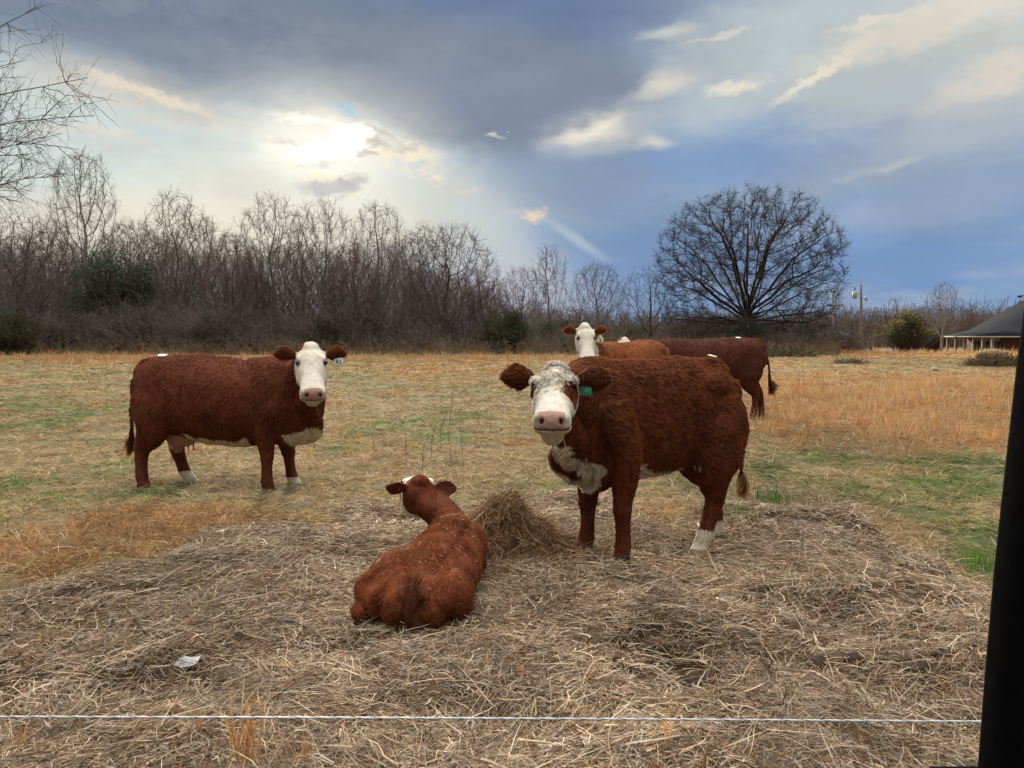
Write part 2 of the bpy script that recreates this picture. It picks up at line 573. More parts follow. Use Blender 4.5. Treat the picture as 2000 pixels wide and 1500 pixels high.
def zones(x, y):
    px, py = project(x, y, 0 * x)
    def s(lst):
        o = 0
        for (a, b, c, d, w) in lst:
            o = o + w * np.exp(-((px - a) / c) ** 2 - ((py - b) / d) ** 2)
        return o
    # patch size grows with distance so that patterns do not turn to noise
    n1 = fbm(x * 0.9, y * 0.55, seed=21, oct=4)
    n2 = fbm(x * 0.7 + 9, y * 0.5, seed=31, oct=4)
    g = s(GREEN) * 0.8 + (n1 - 0.5) * 2.4
    o = s(ORANGE) * 0.75 + (n2 - 0.5) * 2.2
    return sstep(0.05, 1.0, g), sstep(0.1, 1.0, o)


def build_ground():
    n = 620
    u = np.linspace(-6.6, 6.6, n)
    a = 1.35
    X, Y = np.meshgrid(a * np.sinh(u), 5.0 + a * np.sinh(u), indexing='xy')
    x, y = X.ravel(), Y.ravel()
    z = gz(x, y)
    V = np.stack([x, y, z], 1)
    i = np.arange(n * n).reshape(n, n)
    F = np.stack([i[:-1, :-1].ravel(), i[:-1, 1:].ravel(), i[1:, 1:].ravel(), i[1:, :-1].ravel()], 1)
    h = hay_mask(x, y)[:, None]
    g, o = zones(x, y)
    g, o = g[:, None], o[:, None]
    tan = np.array([0.150, 0.112, 0.062]); grn = np.array([0.085, 0.095, 0.040]); org = np.array([0.17, 0.105, 0.050]); soil = np.array([0.042, 0.028, 0.018])
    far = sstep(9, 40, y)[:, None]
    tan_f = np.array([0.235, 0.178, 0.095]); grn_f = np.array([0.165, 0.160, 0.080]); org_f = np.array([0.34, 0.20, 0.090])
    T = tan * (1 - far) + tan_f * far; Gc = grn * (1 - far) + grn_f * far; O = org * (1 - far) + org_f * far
    c = T * (1 - g) + Gc * g
    c = c * (1 - o) + O * o
    c = c * (1 - h) + soil * h
    c = c * (0.75 + 0.5 * fbm(x * 3, y * 3, seed=77)[:, None])
    ob = mesh_np('ground', V, F, 4, M_ground, cols=c, smooth=True)
    tag(ob, 'open pasture ground of tan and green grass running to the woods', None, None, 'structure')
    return ob


# ------------------------------------------------------------------ blades: one ribbon per blade
def ribbons(P0, D, Lr, W, bend, roll=None, seg=2, rs=None, sidebend=None):
    """P0 root (n,3), D start direction (n,3) unit, Lr length, W width, bend (n,3) curvature vector added over the length"""
    n = len(P0)
    rs = rs or np.random.RandomState(1)
    side = np.cross(D, rs.normal(size=(n, 3)))
    side /= np.linalg.norm(side, axis=1)[:, None] + 1e-9
    V = np.zeros((n, seg + 1, 2, 3), np.float32)
    for s in range(seg + 1):
        t = s / seg
        c = P0 + D * (Lr * t)[:, None] + bend * (Lr * t * t)[:, None]
        if sidebend is not None:
            c = c + sidebend * (Lr * math.sin(t * math.pi * 1.6))[:, None]
        w = (W * (1 - 0.75 * t ** 2))[:, None] * side * 0.5
        V[:, s, 0] = c - w
        V[:, s, 1] = c + w
    base = (np.arange(n) * (2 * (seg + 1)))[:, None]
    F = []
    for s in range(seg):
        F.append(base + np.array([[2 * s, 2 * s + 1, 2 * s + 3, 2 * s + 2]]))
    F = np.stack(F, 1).reshape(-1, 4)
    return V.reshape(-1, 3), F


def wedge(n, dmin, dmax, rs, power=1.6, margin=1.25):
    """points spread over the view wedge (with a wide margin), denser near the camera"""
    t = rs.rand(n)
    e = 2 - power
    if abs(e) < 1e-3:
        d = dmin * (dmax / dmin) ** t
    else:
        d = (dmin ** e + t * (dmax ** e - dmin ** e)) ** (1 / e)
    x = (rs.rand(n) * 2 - 1) * d * (1000 / FPX) * margin
    return x, d


def unit(v):
    return v / (np.linalg.norm(v, axis=1)[:, None] + 1e-9)


def tuft_field(x, y, per, rs, rad):
    """repeat tuft centres into blades; returns blade x, y, outward angle, tuft index"""
    k = np.repeat(np.arange(len(x)), per)
    n = len(k)
    a = rs.rand(n) * 6.283
    r = rad[k] * np.sqrt(rs.rand(n))
    return x[k] + np.cos(a) * r, y[k] + np.sin(a) * r, a, k, r / rad[k]


def build_grass():
    rs = np.random.RandomState(11)
    # short matted sward, growing in small tufts
    x, y = wedge(62000, 3.3, 62, rs, power=1.9, margin=1.2)
    h = hay_mask(x, y)
    clump = fbm(x * 2.2, y * 2.2, seed=91, oct=3)
    keep = (rs.rand(len(x)) > h * 1.1) & (rs.rand(len(x)) < sstep(0.28, 0.6, clump) * 0.6 + 0.45)
    x, y = x[keep], y[keep]
    g, o = zones(x, y)
    m = len(x)
    gp = sstep(0.45, 0.85, fbm(x * 1.7, y * 1.7, seed=14, oct=3) * 0.7 + g * 0.45)
    tg = rs.rand(m) < np.clip(gp * 0.75 + 0.04, 0, 0.8)
    to = (~tg) & (rs.rand(m) < np.clip(o * 0.8 + 0.08, 0, .75))
    size = (0.55 + 0.9 * rs.rand(m) ** 1.5) * (1 + 0.3 * to)
    tone = 0.45 + 1.0 * rs.rand(m)
    rad = (0.025 + 0.045 * rs.rand(m)) * (1 + np.clip(y - 6, 0, 60) * 0.05)
    bx, by, a, k, rr = tuft_field(x, y, 8, rs, rad)
    n = len(bx)
    isg = tg[k] & (rs.rand(n) < 0.85)
    iso = to[k] & (rs.rand(n) < 0.8)
    Lr = (0.045 + 0.065 * rs.rand(n)) * size[k] * (1 + by * 0.006)
    W = (0.0032 + 0.0034 * rs.rand(n)) * (1 + np.clip(by - 6, 0, 40) * 0.10)
    ang = a + rs.normal(size=n) * 0.6
    lean = 0.25 + rr * 1.0 + np.abs(rs.normal(size=n)) * 0.5
    D = unit(np.stack([np.cos(ang) * lean, np.sin(ang) * lean, np.ones(n)], 1))
    bend = np.stack([np.cos(ang), np.sin(ang), -0.9 + 0 * ang], 1) * (0.2 + 0.45 * rs.rand(n))[:, None]
    V, F = ribbons(np.stack([bx, by, gz(bx, by)], 1), D, Lr, W, bend, seg=2, rs=rs)
    tan = np.array([0.47, 0.36, 0.205]); grn = np.array([0.165, 0.215, 0.062]); org = np.array([0.43, 0.225, 0.095])
    c = np.where(isg[:, None], grn, np.where(iso[:, None], org, tan)) * (tone[k] * (0.65 + 0.6 * rs.rand(n)))[:, None]
    grey = rs.rand(n) < 0.25
    c = np.where((grey & ~isg & ~iso)[:, None], c * np.array([0.80, 0.88, 1.02]), c)
    c = np.clip(c, 0.01, 0.75)
    ob = mesh_np('grass', V, F, 4, M_blade, cols=np.repeat(c, 6, 0))
    tag(ob, 'short matted winter grass, tan with green patches, covering the pasture', None, None, 'stuff')

    # tall golden broomsedge in bunches
    rs = np.random.RandomState(12)
    x, y = wedge(46000, 4.6, 95, rs, power=1.5, margin=1.25)
    px, py = project(x, y, 0 * x)
    dens = np.zeros(len(x))
    for (a, b, c_, d_, w_) in [(1700, 805, 260, 52, 1.1), (1890, 800, 150, 56, 0.8), (1540, 815, 60, 50, 0.8), (1760, 684, 420, 8, 1.2), (1640, 745, 300, 14, 0.35), (200, 700, 260, 12, 0.6), (900, 700, 400, 8, 0.5), (860, 745, 120, 20, 0.3),
                             (230, 1050, 230, 50, 0.5), (1930, 860, 60, 36, 0.6), (1020, 868, 40, 12, 0.5), (700, 835, 60, 12, 0.35), (1570, 868, 50, 14, 0.5), (430, 1020, 90, 26, 0.45), (700, 890, 300, 40, .05), (1750, 880, 60, 14, .5), (1300, 850, 300, 60, .05)]:
        dens += w_ * np.exp(-((px - a) / c_) ** 4 - ((py - b) / d_) ** 4)
    dens *= sstep(0.36, 0.6, fbm(x * 1.3, y * 0.9, seed=66, oct=4)) * .95 + 0.08
    keep = (rs.rand(len(x)) < dens) & (hay_mask(x, y) < 0.4)
    x, y = x[keep], y[keep]
    m = len(x)
    size = 0.5 + 0.8 * rs.rand(m) ** 1.3
    tone = 0.6 + 0.6 * rs.rand(m)
    pale_t = rs.rand(m) < .3
    bx, by, a, k, rr = tuft_field(x, y, 9, rs, (0.03 + 0.05 * rs.rand(m)) * (1 + np.clip(y - 8, 0, 70) * 0.03))
    n = len(bx)
    px, py = project(bx, by, 0 * bx)
    near = sstep(900, 1000, py); far = sstep(20, 60, by)
    Lr = (0.12 + 0.22 * rs.rand(n) ** 1.2) * size[k] * (1 - 0.55 * near) * (1 + 0.6 * far)
    W = (0.0028 + 0.0035 * rs.rand(n)) * (1 + np.clip(by - 8, 0, 70) * 0.07)
    lean = rr * .35 * (1 + near) + np.abs(rs.normal(size=n)) * 0.16
    D = unit(np.stack([np.cos(a) * lean + 0.06, np.sin(a) * lean, np.ones(n)], 1))
    bend = np.stack([np.cos(a), np.sin(a), -0.3 + 0 * a], 1) * (0.22 * rs.rand(n))[:, None]
    V, F = ribbons(np.stack([bx, by, gz(bx, by)], 1), D, Lr, W, bend, seg=2, rs=rs)
    c = np.where(pale_t[k][:, None], np.array([0.60, 0.47, 0.28]), np.array([0.60, 0.345, 0.150])) * (tone[k] * (0.7 + 0.5 * rs.rand(n)))[:, None]
    ob = mesh_np('tall_grass', V, F, 4, M_blade, cols=np.repeat(np.clip(c, 0, 0.8), 6, 0))
    tag(ob, 'tall golden orange sedge grass standing in drifts across the pasture', None, None, 'stuff')


def straw_cols(n, rs, dark=0.16):
    base = np.array([0.68, 0.525, 0.345])
    c = base * (0.30 + 0.90 * rs.rand(n))[:, None]
    k = rs.rand(n)
    c = np.where((k < 0.20)[:, None], np.array([0.54, 0.46, 0.38]) * (0.4 + 0.8 * rs.rand(n))[:, None], c)
    c = np.where(((k > 0.20) & (k < 0.36))[:, None], np.array([0.36, 0.20, 0.105]) * (0.5 + 0.7 * rs.rand(n))[:, None], c)
    c = np.where((k > 1 - dark)[:, None], np.array([0.12, 0.085, 0.055]) * (0.5 + 0.8 * rs.rand(n))[:, None], c)
    return np.clip(c, 0.01, 0.78)


def build_hay():
    rs = np.random.RandomState(21)
    x, y = wedge(285000, 2.2, 7.2, rs, power=1.75, margin=1.22)
    h = hay_mask(x, y)
    keep = rs.rand(len(x)) < h * 1.1 + 0.02
    # bald, trodden patches
    bald = fbm(x * 1.5, y * 2.2, seed=71, oct=3)
    bald2 = np.exp(-((x - 1.25) / 0.55) ** 2 - ((y - 3.15) / 0.14) ** 2) + 0.8 * np.exp(-((x - 1.0) / 0.3) ** 2 - ((y - 3.33) / 0.10) ** 2) + np.exp(-((x + 0.78) / 0.2) ** 2 - ((y - 3.42) / 0.09) ** 2)
    keep &= rs.rand(len(x)) > sstep(0.60, 0.74, bald) * 0.75 + bald2 * 0.35
    x, y = x[keep], y[keep]
    n = len(x)
    Lr = 0.035 + 0.16 * rs.rand(n) ** 1.7
    W = 0.0020 + 0.0034 * rs.rand(n) ** 1.5 + 0.0030 * (rs.rand(n) < .10)
    flow = fbm(x * 1.4, y * 1.4, seed=81) * 14
    ang = flow + rs.normal(size=n) * 0.95
    up = rs.normal(size=n) * 0.20 + 0.08 + (rs.rand(n) < 0.05) * rs.rand(n) * 0.9
    D = unit(np.stack([np.cos(ang), np.sin(ang), up], 1))
    sb = rs.normal(size=(n, 3)) * np.array([0.13, 0.13, 0.05])
    bend = rs.normal(size=(n, 3)) * np.array([0.28, 0.28, 0.10]) - np.array([0, 0, 0.10])
    z = gz(x, y) + 0.004 + 0.045 * rs.rand(n) ** 1.5
    V, F = ribbons(np.stack([x, y, z], 1) - D * (Lr * 0.5)[:, None] * np.array([1, 1, 0.2]), D, Lr, W, bend, seg=4, rs=rs, sidebend=sb)
    patch = (0.72 + 0.5 * fbm(x * 2.6, y * 2.6, seed=15, oct=3))[:, None]
    c = straw_cols(n, rs) * patch
    ob = mesh_np('hay', V, F, 4, M_hay, cols=np.repeat(np.clip(c, 0, .75), 10, 0))
    tag(ob, 'scattered loose dry hay trodden over the near ground', None, None, 'stuff')


def build_hay_pile():
    """the heaped hay between the lying calf and the young bull"""
    rs = np.random.RandomState(31)
    c0 = np.array([0.02, 4.95])
    root = empty('hay_pile', (c0[0], c0[1], float(gz(c0[0], c0[1]))))
    tag(root, 'rough heap of brown hay between the lying calf and the woolly young animal', 'hay pile')
    nu, nv = 64, 26
    def hgt(x, y):
        # ridge that leans to the left towards the calf
        a = np.exp(-np.abs((x + 0.02) / 0.15) ** 1.7 - ((y - .05) / 0.20) ** 2) * 0.30
        b = np.exp(-((x + 0.22) / 0.17) ** 2 - ((y - .02) / 0.22) ** 2) * 0.20
        c = np.exp(-((x - 0.24) / 0.20) ** 2 - ((y + 0.02) / 0.22) ** 2) * 0.13
        return (a + b + c) * (0.45 + 1.1 * fbm(x * 6 + 3, y * 6, seed=8)) - 0.03
    N = 70
    gx, gy = np.meshgrid(np.linspace(-0.75, 0.75, N), np.linspace(-0.6, 0.6, N))
    x, y = gx.ravel(), gy.ravel()
    z = hgt(x, y)
    V = np.stack([x, y, z], 1)
    i = np.arange(N * N).reshape(N, N)
    F = np.stack([i[:-1, :-1].ravel(), i[:-1, 1:].ravel(), i[1:, 1:].ravel(), i[1:, :-1].ravel()], 1)
    mesh_np('heap', V, F, 4, M_ground, root, cols=np.tile([0.045, 0.030, 0.018], (len(V), 1)), smooth=True)
    n = 17000
    x = rs.normal(size=n) * 0.27 - 0.03; y = rs.normal(size=n) * 0.24 - 0.05
    z = hgt(x, y) + 0.03 * rs.rand(n)
    e = 0.01
    gxx = (hgt(x + e, y) - hgt(x - e, y)) / (2 * e); gyy = (hgt(x, y + e) - hgt(x, y - e)) / (2 * e)
    dn = unit(np.stack([-gxx, -gyy, -(gxx ** 2 + gyy ** 2) - 0.02], 1))
    D = unit(dn * .8 + rs.normal(size=(n, 3)) * np.array([0.65, 0.65, 0.42]))
    Lr = 0.06 + 0.16 * rs.rand(n)
    W = 0.002 + 0.0028 * rs.rand(n)
    bend = rs.normal(size=(n, 3)) * 0.35 - np.array([0, 0, 0.15])
    V, F = ribbons(np.stack([x, y, z], 1) - D * (Lr * 0.3)[:, None], D, Lr, W, bend, seg=4, rs=rs, sidebend=rs.normal(size=(n, 3)) * 0.09)
    c = straw_cols(n, rs, 0.3) * np.array([0.85, 0.70, 0.52])
    mesh_np('loose_straw', V, F, 4, M_hay, root, cols=np.repeat(c, 10, 0))['kind'] = 'stuff'
    # stiff stalks standing out of the top
    n = 60
    x = rs.normal(size=n) * 0.08 - 0.0; y = rs.normal(size=n) * 0.08
    D = unit(np.stack([rs.normal(size=n) * 0.4 + 0.3, rs.normal(size=n) * 0.4, 0.9 + 0 * x], 1))
    V, F = ribbons(np.stack([x, y, hgt(x, y)], 1), D, 0.07 + 0.1 * rs.rand(n), 0.003 + 0 * x, rs.normal(size=(n, 3)) * 0.1, seg=3, rs=rs)
    so = mesh_np('stalks', V, F, 4, M_hay, root, cols=np.repeat(straw_cols(n, rs, 0.1) * 0.85, 8, 0))
    so['kind'] = 'stuff'


build_ground()
build_grass()
build_hay()
build_hay_pile()

# ================================================================== cattle
def catmull(P_, sub):
    P_ = np.asarray(P_, float)
    n = len(P_)
    if n < 3 or sub <= 1:
        return P_
    E = np.vstack([2 * P_[0] - P_[1], P_, 2 * P_[-1] - P_[-2]])
    out = []
    for i in range(n - 1):
        p0, p1, p2, p3 = E[i], E[i + 1], E[i + 2], E[i + 3]
        for s in range(sub):
            t = s / sub
            out.append(0.5 * ((2 * p1) + (-p0 + p2) * t + (2 * p0 - 5 * p1 + 4 * p2 - p3) * t * t + (-p0 + 3 * p1 - 3 * p2 + p3) * t ** 3))
    out.append(P_[-1])
    return np.array(out)


class Body:
    """closed lofts that are fused into one continuous skin"""
    def __init__(s):
        s.V, s.F, s.n = [], [], 0

    def sweep(s, pts, rad, side=(0, 1, 0), k=22, e=2.0, sub=4, cup=0.0, M=None):
        """pts (n,3); rad (n,2) = half width along side, half depth across; cup bends the section like a spoon"""
        n0 = len(pts)
        D = catmull(np.hstack([np.asarray(pts, float), np.asarray(rad, float)]), sub)
        c, r = D[:, :3], np.maximum(D[:, 3:5], 0.002)
        T = unit(np.gradient(c, axis=0))
        side = np.asarray(side, float)
        S = unit(side[None] - T * (T @ side)[:, None])
        B = np.cross(T, S)
        th = np.linspace(0, 2 * np.pi, k, endpoint=False)
        ct, st = np.cos(th), np.sin(th)
        a = np.sign(ct) * np.abs(ct) ** (2 / e)
        b = np.sign(st) * np.abs(st) ** (2 / e)
        ring = c[:, None] + S[:, None] * (r[:, :1] * a[None])[..., None] + B[:, None] * (r[:, 1:2] * b[None] + cup * r[:, :1] * (ct ** 2)[None])[..., None]
        m = len(c)
        V = ring.reshape(-1, 3)
        off = (B * (cup * r[:, :1] * 0.0))
        rm = r.min(1)
        V = np.vstack([V, c[0] + off[0] - T[0] * rm[0] * 0.35, c[-1] + off[-1] + T[-1] * rm[-1] * 0.35])
        if M is not None:
            V = V @ M[:3, :3].T + M[:3, 3]
        F = []
        idx = np.arange(m * k).reshape(m, k) + s.n
        for i in range(m - 1):
            for j in range(k):
                F.append((idx[i, j], idx[i, (j + 1) % k], idx[i + 1, (j + 1) % k], idx[i + 1, j]))
        p0, p1 = s.n + m * k, s.n + m * k + 1
        for j in range(k):
            F.append((p0, idx[0, (j + 1) % k], idx[0, j]))
            F.append((p1, idx[-1, j], idx[-1, (j + 1) % k]))
        s.V.append(V); s.F += F; s.n += len(V)

    def blob(s, c, r, M=None, k=14):
        """ellipsoid"""
        rr = np.asarray(r, float)
        t = np.linspace(-0.95, 0.95, 9)
        pts = np.array([[c[0] + rr[0] * v, c[1], c[2]] for v in t])
        q = np.sqrt(1 - t ** 2)
        s.sweep(pts, np.stack([rr[1] * q, rr[2] * q], 1), k=k, sub=1, M=M)

    def fuse(s, voxel):
        me = bpy.data.meshes.new('lofts')
        V = np.vstack(s.V)
        me.from_pydata([tuple(v) for v in V], [], s.F)
        import bmesh
        bm = bmesh.new(); bm.from_mesh(me)
        bmesh.ops.recalc_face_normals(bm, faces=bm.faces)
        bm.to_mesh(me); bm.free()
        o = bpy.data.objects.new('lofts', me)
        COL.objects.link(o)
        md = o.modifiers.new('r', 'REMESH')
        md.mode = 'VOXEL'; md.voxel_size = voxel; md.adaptivity = 0
        dg = bpy.context.evaluated_depsgraph_get()
        dg.update()
        ev = o.evaluated_get(dg)
        m2 = ev.to_mesh()
        n = len(m2.vertices)
        V = np.zeros(n * 3, np.float32); m2.vertices.foreach_get('co', V); V = V.reshape(-1, 3).astype(float)
        nl = len(m2.loops)
        lv = np.zeros(nl, np.int32); m2.loops.foreach_get('vertex_index', lv)
        np_ = len(m2.polygons)
        F = lv.reshape(np_, 4) if nl == np_ * 4 else None
        if F is None:
            m2.calc_loop_triangles()
            F = np.zeros(len(m2.loop_triangles) * 3, np.int32); m2.loop_triangles.foreach_get('vertices', F); F = F.reshape(-1, 3)
        E = np.zeros(len(m2.edges) * 2, np.int32); m2.edges.foreach_get('vertices', E); E = E.reshape(-1, 2)
        ev.to_mesh_clear()
        bpy.data.objects.remove(o); bpy.data.meshes.remove(me)
        return V, F, E


def smooth(V, E, it, w=None, lam=0.5):
    deg = np.bincount(E.ravel(), minlength=len(V)).astype(float)[:, None]
    for _ in range(it):
        acc = np.zeros_like(V)
        for ax in range(3):
            acc[:, ax] = np.bincount(E[:, 0], V[E[:, 1], ax], len(V)) + np.bincount(E[:, 1], V[E[:, 0], ax], len(V))
        d = acc / np.maximum(deg, 1) - V
        V = V + d * lam * (1 if w is None else w[:, None])
    return V


def vnormals(V, F):
    a = V[F[:, 1]] - V[F[:, 0]]; b = V[F[:, 2]] - V[F[:, 0]]
    fn = np.cross(a, b)
    if F.shape[1] == 4:
        fn = fn + np.cross(V[F[:, 2]] - V[F[:, 0]], V[F[:, 3]] - V[F[:, 0]])
    N = np.zeros_like(V)
    for j in range(F.shape[1]):
        for ax in range(3):
            N[:, ax] += np.bincount(F[:, j], fn[:, ax], len(V))
    return unit(N)


# head sections in the head's own frame: x from poll to nose, y lateral, z towards the forehead side
HEAD = [(-.085, -.010, -.120, .070), (-.03, .048, -.170, .108), (.03, .072, -.205, .125), (.09, .080, -.222, .132), (.15, .074, -.226, .133),
        (.21, .062, -.212, .120), (.28, .050, -.186, .105), (.35, .040, -.160, .096), (.41, .036, -.148, .099), (.46, .032, -.142, .104), (.50, .018, -.130, .098), (.525, -.010, -.105, .070)]


def head_matrix(poll, face, up_hint=(0, 0, 1), scale=1.0, roll=0.0):
    x = np.asarray(face, float); x = x / np.linalg.norm(x)
    u = np.asarray(up_hint, float)
    y = np.cross(u, x); y /= np.linalg.norm(y)
    z = np.cross(x, y)
    if roll:
        y, z = y * math.cos(roll) + z * math.sin(roll), z * math.cos(roll) - y * math.sin(roll)
    M = np.eye(4)
    M[:3, 0], M[:3, 1], M[:3, 2] = x * scale, y * scale, z * scale
    M[:3, 3] = poll
    return M


def add_head(b, M, ears=((1, 0, 0), (-1, 0, 0)), ear_len=0.21, ear_w=0.062, poll_k=1.0, chin=1.0):
    pts = [(x, 0, (t + bo) / 2) for x, t, bo, w in HEAD]
    b.sweep(pts, [(w, (t - bo) / 2) for x, t, bo, w in HEAD], e=2.35, k=30, sub=4, M=M)
    b.blob((-0.020, 0, 0.040), (0.075, 0.065, 0.045), M=M); b.blob((-0.055, 0, 0.030), (0.035 * poll_k, 0.045, 0.036), M=M)                      # poll
    for s in (1, -1):
        b.blob((0.110, s * .094, 0.034), (0.050, 0.026, 0.028), M=M)       # brow
        b.blob((0.21, s * .090, -.09), (0.10, 0.035, 0.07), M=M)           # cheek
        b.blob((0.485, s * .062, -.008), (0.040, 0.034, 0.034), M=M)       # nostril wing
        b.blob((0.45, s * .070, -.085), (0.055, 0.036, 0.045), M=M)        # lip
    b.blob((0.440, 0, -.150), (0.070, 0.066, 0.044 * chin), M=M)                   # chin
    b.blob((0.15, 0, -.19), (0.14, 0.07, 0.05), M=M); b.blob((0.30, 0, -.165), (0.16, 0.06, 0.045 * chin), M=M)                        # jaw
    for s, back, lift in ears:
        L = ear_len
        d = np.array([-0.12 - 0.5 * back, s * 1.0, 0.10 + lift])
        d /= np.linalg.norm(d)
        r0 = np.array([0.012, s * .088, -0.018])
        drop = np.array([0.0, 0, -1.0])
        pts = [r0 + d * L * t + drop * 0.03 * t * t for t in (0, .15, .3, .5, .7, .88, 1.0)]
        w = [.034, .036, .055, ear_w, ear_w * .95, ear_w * .62, .016]
        b.sweep(pts, [(a, .014 if i else .024) for i, a in enumerate(w)], side=(-0.25 - back, 0, 1.0) if s > 0 else (-0.25 - back, 0, 1.0), e=2, k=18, sub=3,
                cup=(-0.34 if s > 0 else 0.34), M=M)


def local_h(V, M):
    Mi = np.linalg.inv(M)
    return V @ Mi[:3, :3].T + Mi[:3, 3]


TORSO = [(-.90, 1.19, .98, .085, 2.0), (-.85, 1.265, .86, .165, 2.0), (-.75, 1.315, .74, .235, 2.1), (-.58, 1.335, .60, .280, 2.2), (-.40, 1.325, .505, .300, 2.2), (-.15, 1.30, .440, .340, 2.2),
         (.12, 1.285, .415, .350, 2.15), (.32, 1.285, .44, .320, 2.1), (.50, 1.295, .45, .285, 2.1), (.66, 1.285, .42, .24, 2.1), (.78, 1.23, .41, .195, 2.0), (.88, 1.12, .46, .14, 2.0), (.94, .98, .58, .075, 2.0)]

HIND = [(-.60, .13, 1.06, .20, .10), (-.62, .165, .88, .235, .125), (-.615, .185, .72, .215, .12), (-.62, .185, .60, .170, .105), (-.665, .175, .50, .122, .085), (-.715, .165, .42, .086, .066),
        (-.725, .16, .34, .066, .055), (-.715, .16, .24, .056, .049), (-.705, .16, .15, .059, .054), (-.69, .16, .095, .056, .053), (-.672, .16, .05, .066, .058), (-.664, .16, .004, .074, .062)]
FORE = [(.55, .16, .98, .15, .09), (.53, .20, .84, .145, .095), (.47, .20, .72, .125, .092), (.455, .19, .60, .108, .088), (.465, .18, .48, .082, .070), (.475, .172, .38, .066, .060), (.478, .17, .34, .066, .061),
        (.475, .17, .27, .053, .049), (.475, .17, .17, .051, .048), (.478, .17, .11, .057, .053), (.492, .17, .06, .058, .053), (.505, .17, .004, .069, .060)]

BROWN = np.array([0.128, 0.030, 0.0105])
WHITE = np.array([0.80, 0.745, 0.635])


def make_fur(name, parent, V, F, dirfn, lenfn, colfn, n, mat, seed=1, width=0.0011, lift=0.35, pts=4, weight=None, clump=0.35, freq=14.0, lock=0.0, nclump=7000, pull=0.75, liftfn=None, pullfn=None, lockfn=None):
    rs = np.random.RandomState(seed)
    N = vnormals(V, F)
    T = F[:, :3]
    if F.shape[1] == 4:
        T = np.vstack([F[:, :3], F[:, [0, 2, 3]]])
    a, b_, c = V[T[:, 0]], V[T[:, 1]], V[T[:, 2]]
    ar = np.linalg.norm(np.cross(b_ - a, c - a), axis=1)
    if weight is not None:
        ar = ar * weight[T].mean(1)
    ti = np.searchsorted(np.cumsum(ar), rs.rand(n) * ar.sum())
    ti = np.clip(ti, 0, len(T) - 1)
    u, v = rs.rand(n), rs.rand(n)
    f = u + v > 1
    u[f], v[f] = 1 - u[f], 1 - v[f]
    w0 = (1 - u - v)
    bc = np.stack([w0, u, v], 1)
    p = (V[T[ti]] * bc[..., None]).sum(1)
    nn = unit((N[T[ti]] * bc[..., None]).sum(1))
    d = dirfn(p, nn)
    # locks: neighbouring hairs share a swerve
    sw = np.stack([vnoise(p[:, 0] * freq + 31 * i, p[:, 1] * freq, p[:, 2] * freq, seed=seed * 7 + i) - 0.5 for i in range(3)], 1) * 2
    sw2 = np.stack([vnoise(p[:, 0] * freq * 2.7 + 31 * i, p[:, 1] * freq * 2.7, p[:, 2] * freq * 2.7, seed=seed * 7 + 9 + i) - 0.5 for i in range(3)], 1) * 2
    d = unit(d + clump * 1.6 * sw + clump * 1.2 * sw2 + rs.normal(size=(n, 3)) * 0.12)
    d = unit(d - nn * (d * nn).sum(1)[:, None])
    L = lenfn(p, nn) * (0.7 + 0.6 * rs.rand(n))
    wav = np.cross(nn, d)
    ph = vnoise(p[:, 0] * freq, p[:, 1] * freq, p[:, 2] * freq, seed=seed + 55) * 9
    out = np.zeros((n, pts, 3), np.float32)
    cur = p - nn * 0.002
    lf = lift * (1 + 0.8 * sw[:, :1])
    if liftfn is not None:
        lf = lf * liftfn(p)[:, None]
    for i in range(pts):
        out[:, i] = cur
        t = i / (pts - 1)
        dd = unit(nn * lf * (1 - 0.9 * t) + d - nn * 0.10 * t)
        if lock:
            dd = unit(dd + wav * (np.sin(ph + t * 5.5) * (lock if lockfn is None else lockfn(p)))[:, None])
        cur = cur + dd * (L / (pts - 1))[:, None]
    # hairs gather into locks
    from mathutils.kdtree import KDTree
    cid = rs.choice(n, min(nclump, n), replace=False)
    kd = KDTree(len(cid))
    for j_, q_ in enumerate(p[cid]):
        kd.insert(q_, j_)
    kd.balance()
    near_ = cid[np.array([kd.find(q_)[1] for q_ in p])]
    for i in range(1, pts):
        t = i / (pts - 1)
        kk = (pull if pullfn is None else pullfn(p)[:, None]) * t ** 0.8
        out[:, i] = out[:, i] * (1 - kk) + out[near_, i] * kk
    rl_ = rs.rand(n)
    lockshade = (0.72 + 0.5 * rl_)[near_]
    if pullfn is not None:
        lockshade = np.where(pullfn(p) > .85, (0.42 + 0.85 * rl_)[near_], lockshade)
    hc = bpy.data.hair_curves.new(name)
    hc.add_curves([pts] * n)
    hc.attributes['position'].data.foreach_set('vector', out.reshape(-1))
    ra = hc.attributes.get('radius') or hc.attributes.new('radius', 'FLOAT', 'POINT')
    prof = np.linspace(1.0, 0.25, pts)
    ra.data.foreach_set('value', np.tile(prof, n).astype(np.float32) * width)
    ca = hc.attributes.new('Col', 'FLOAT_COLOR', 'POINT')
    base = colfn(p, nn)
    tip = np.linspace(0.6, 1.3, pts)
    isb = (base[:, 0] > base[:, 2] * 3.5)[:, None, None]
    warm = 1 + isb * np.linspace(0, 1, pts)[None, :, None] ** 1.5 * np.array([.85, 1.15, 1.0])[None, None]  # brown tips bleached to orange, partly standing in for rim light
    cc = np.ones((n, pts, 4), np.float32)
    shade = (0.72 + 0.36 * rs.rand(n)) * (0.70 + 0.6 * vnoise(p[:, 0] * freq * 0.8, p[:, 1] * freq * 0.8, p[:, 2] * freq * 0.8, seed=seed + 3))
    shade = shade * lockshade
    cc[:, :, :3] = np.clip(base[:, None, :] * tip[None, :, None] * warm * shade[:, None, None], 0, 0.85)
    ca.data.foreach_set('color', cc.reshape(-1))
    hc.materials.append(mat)
    o = bpy.data.objects.new(name, hc)
    COL.objects.link(o)
    o.parent = parent
    return o


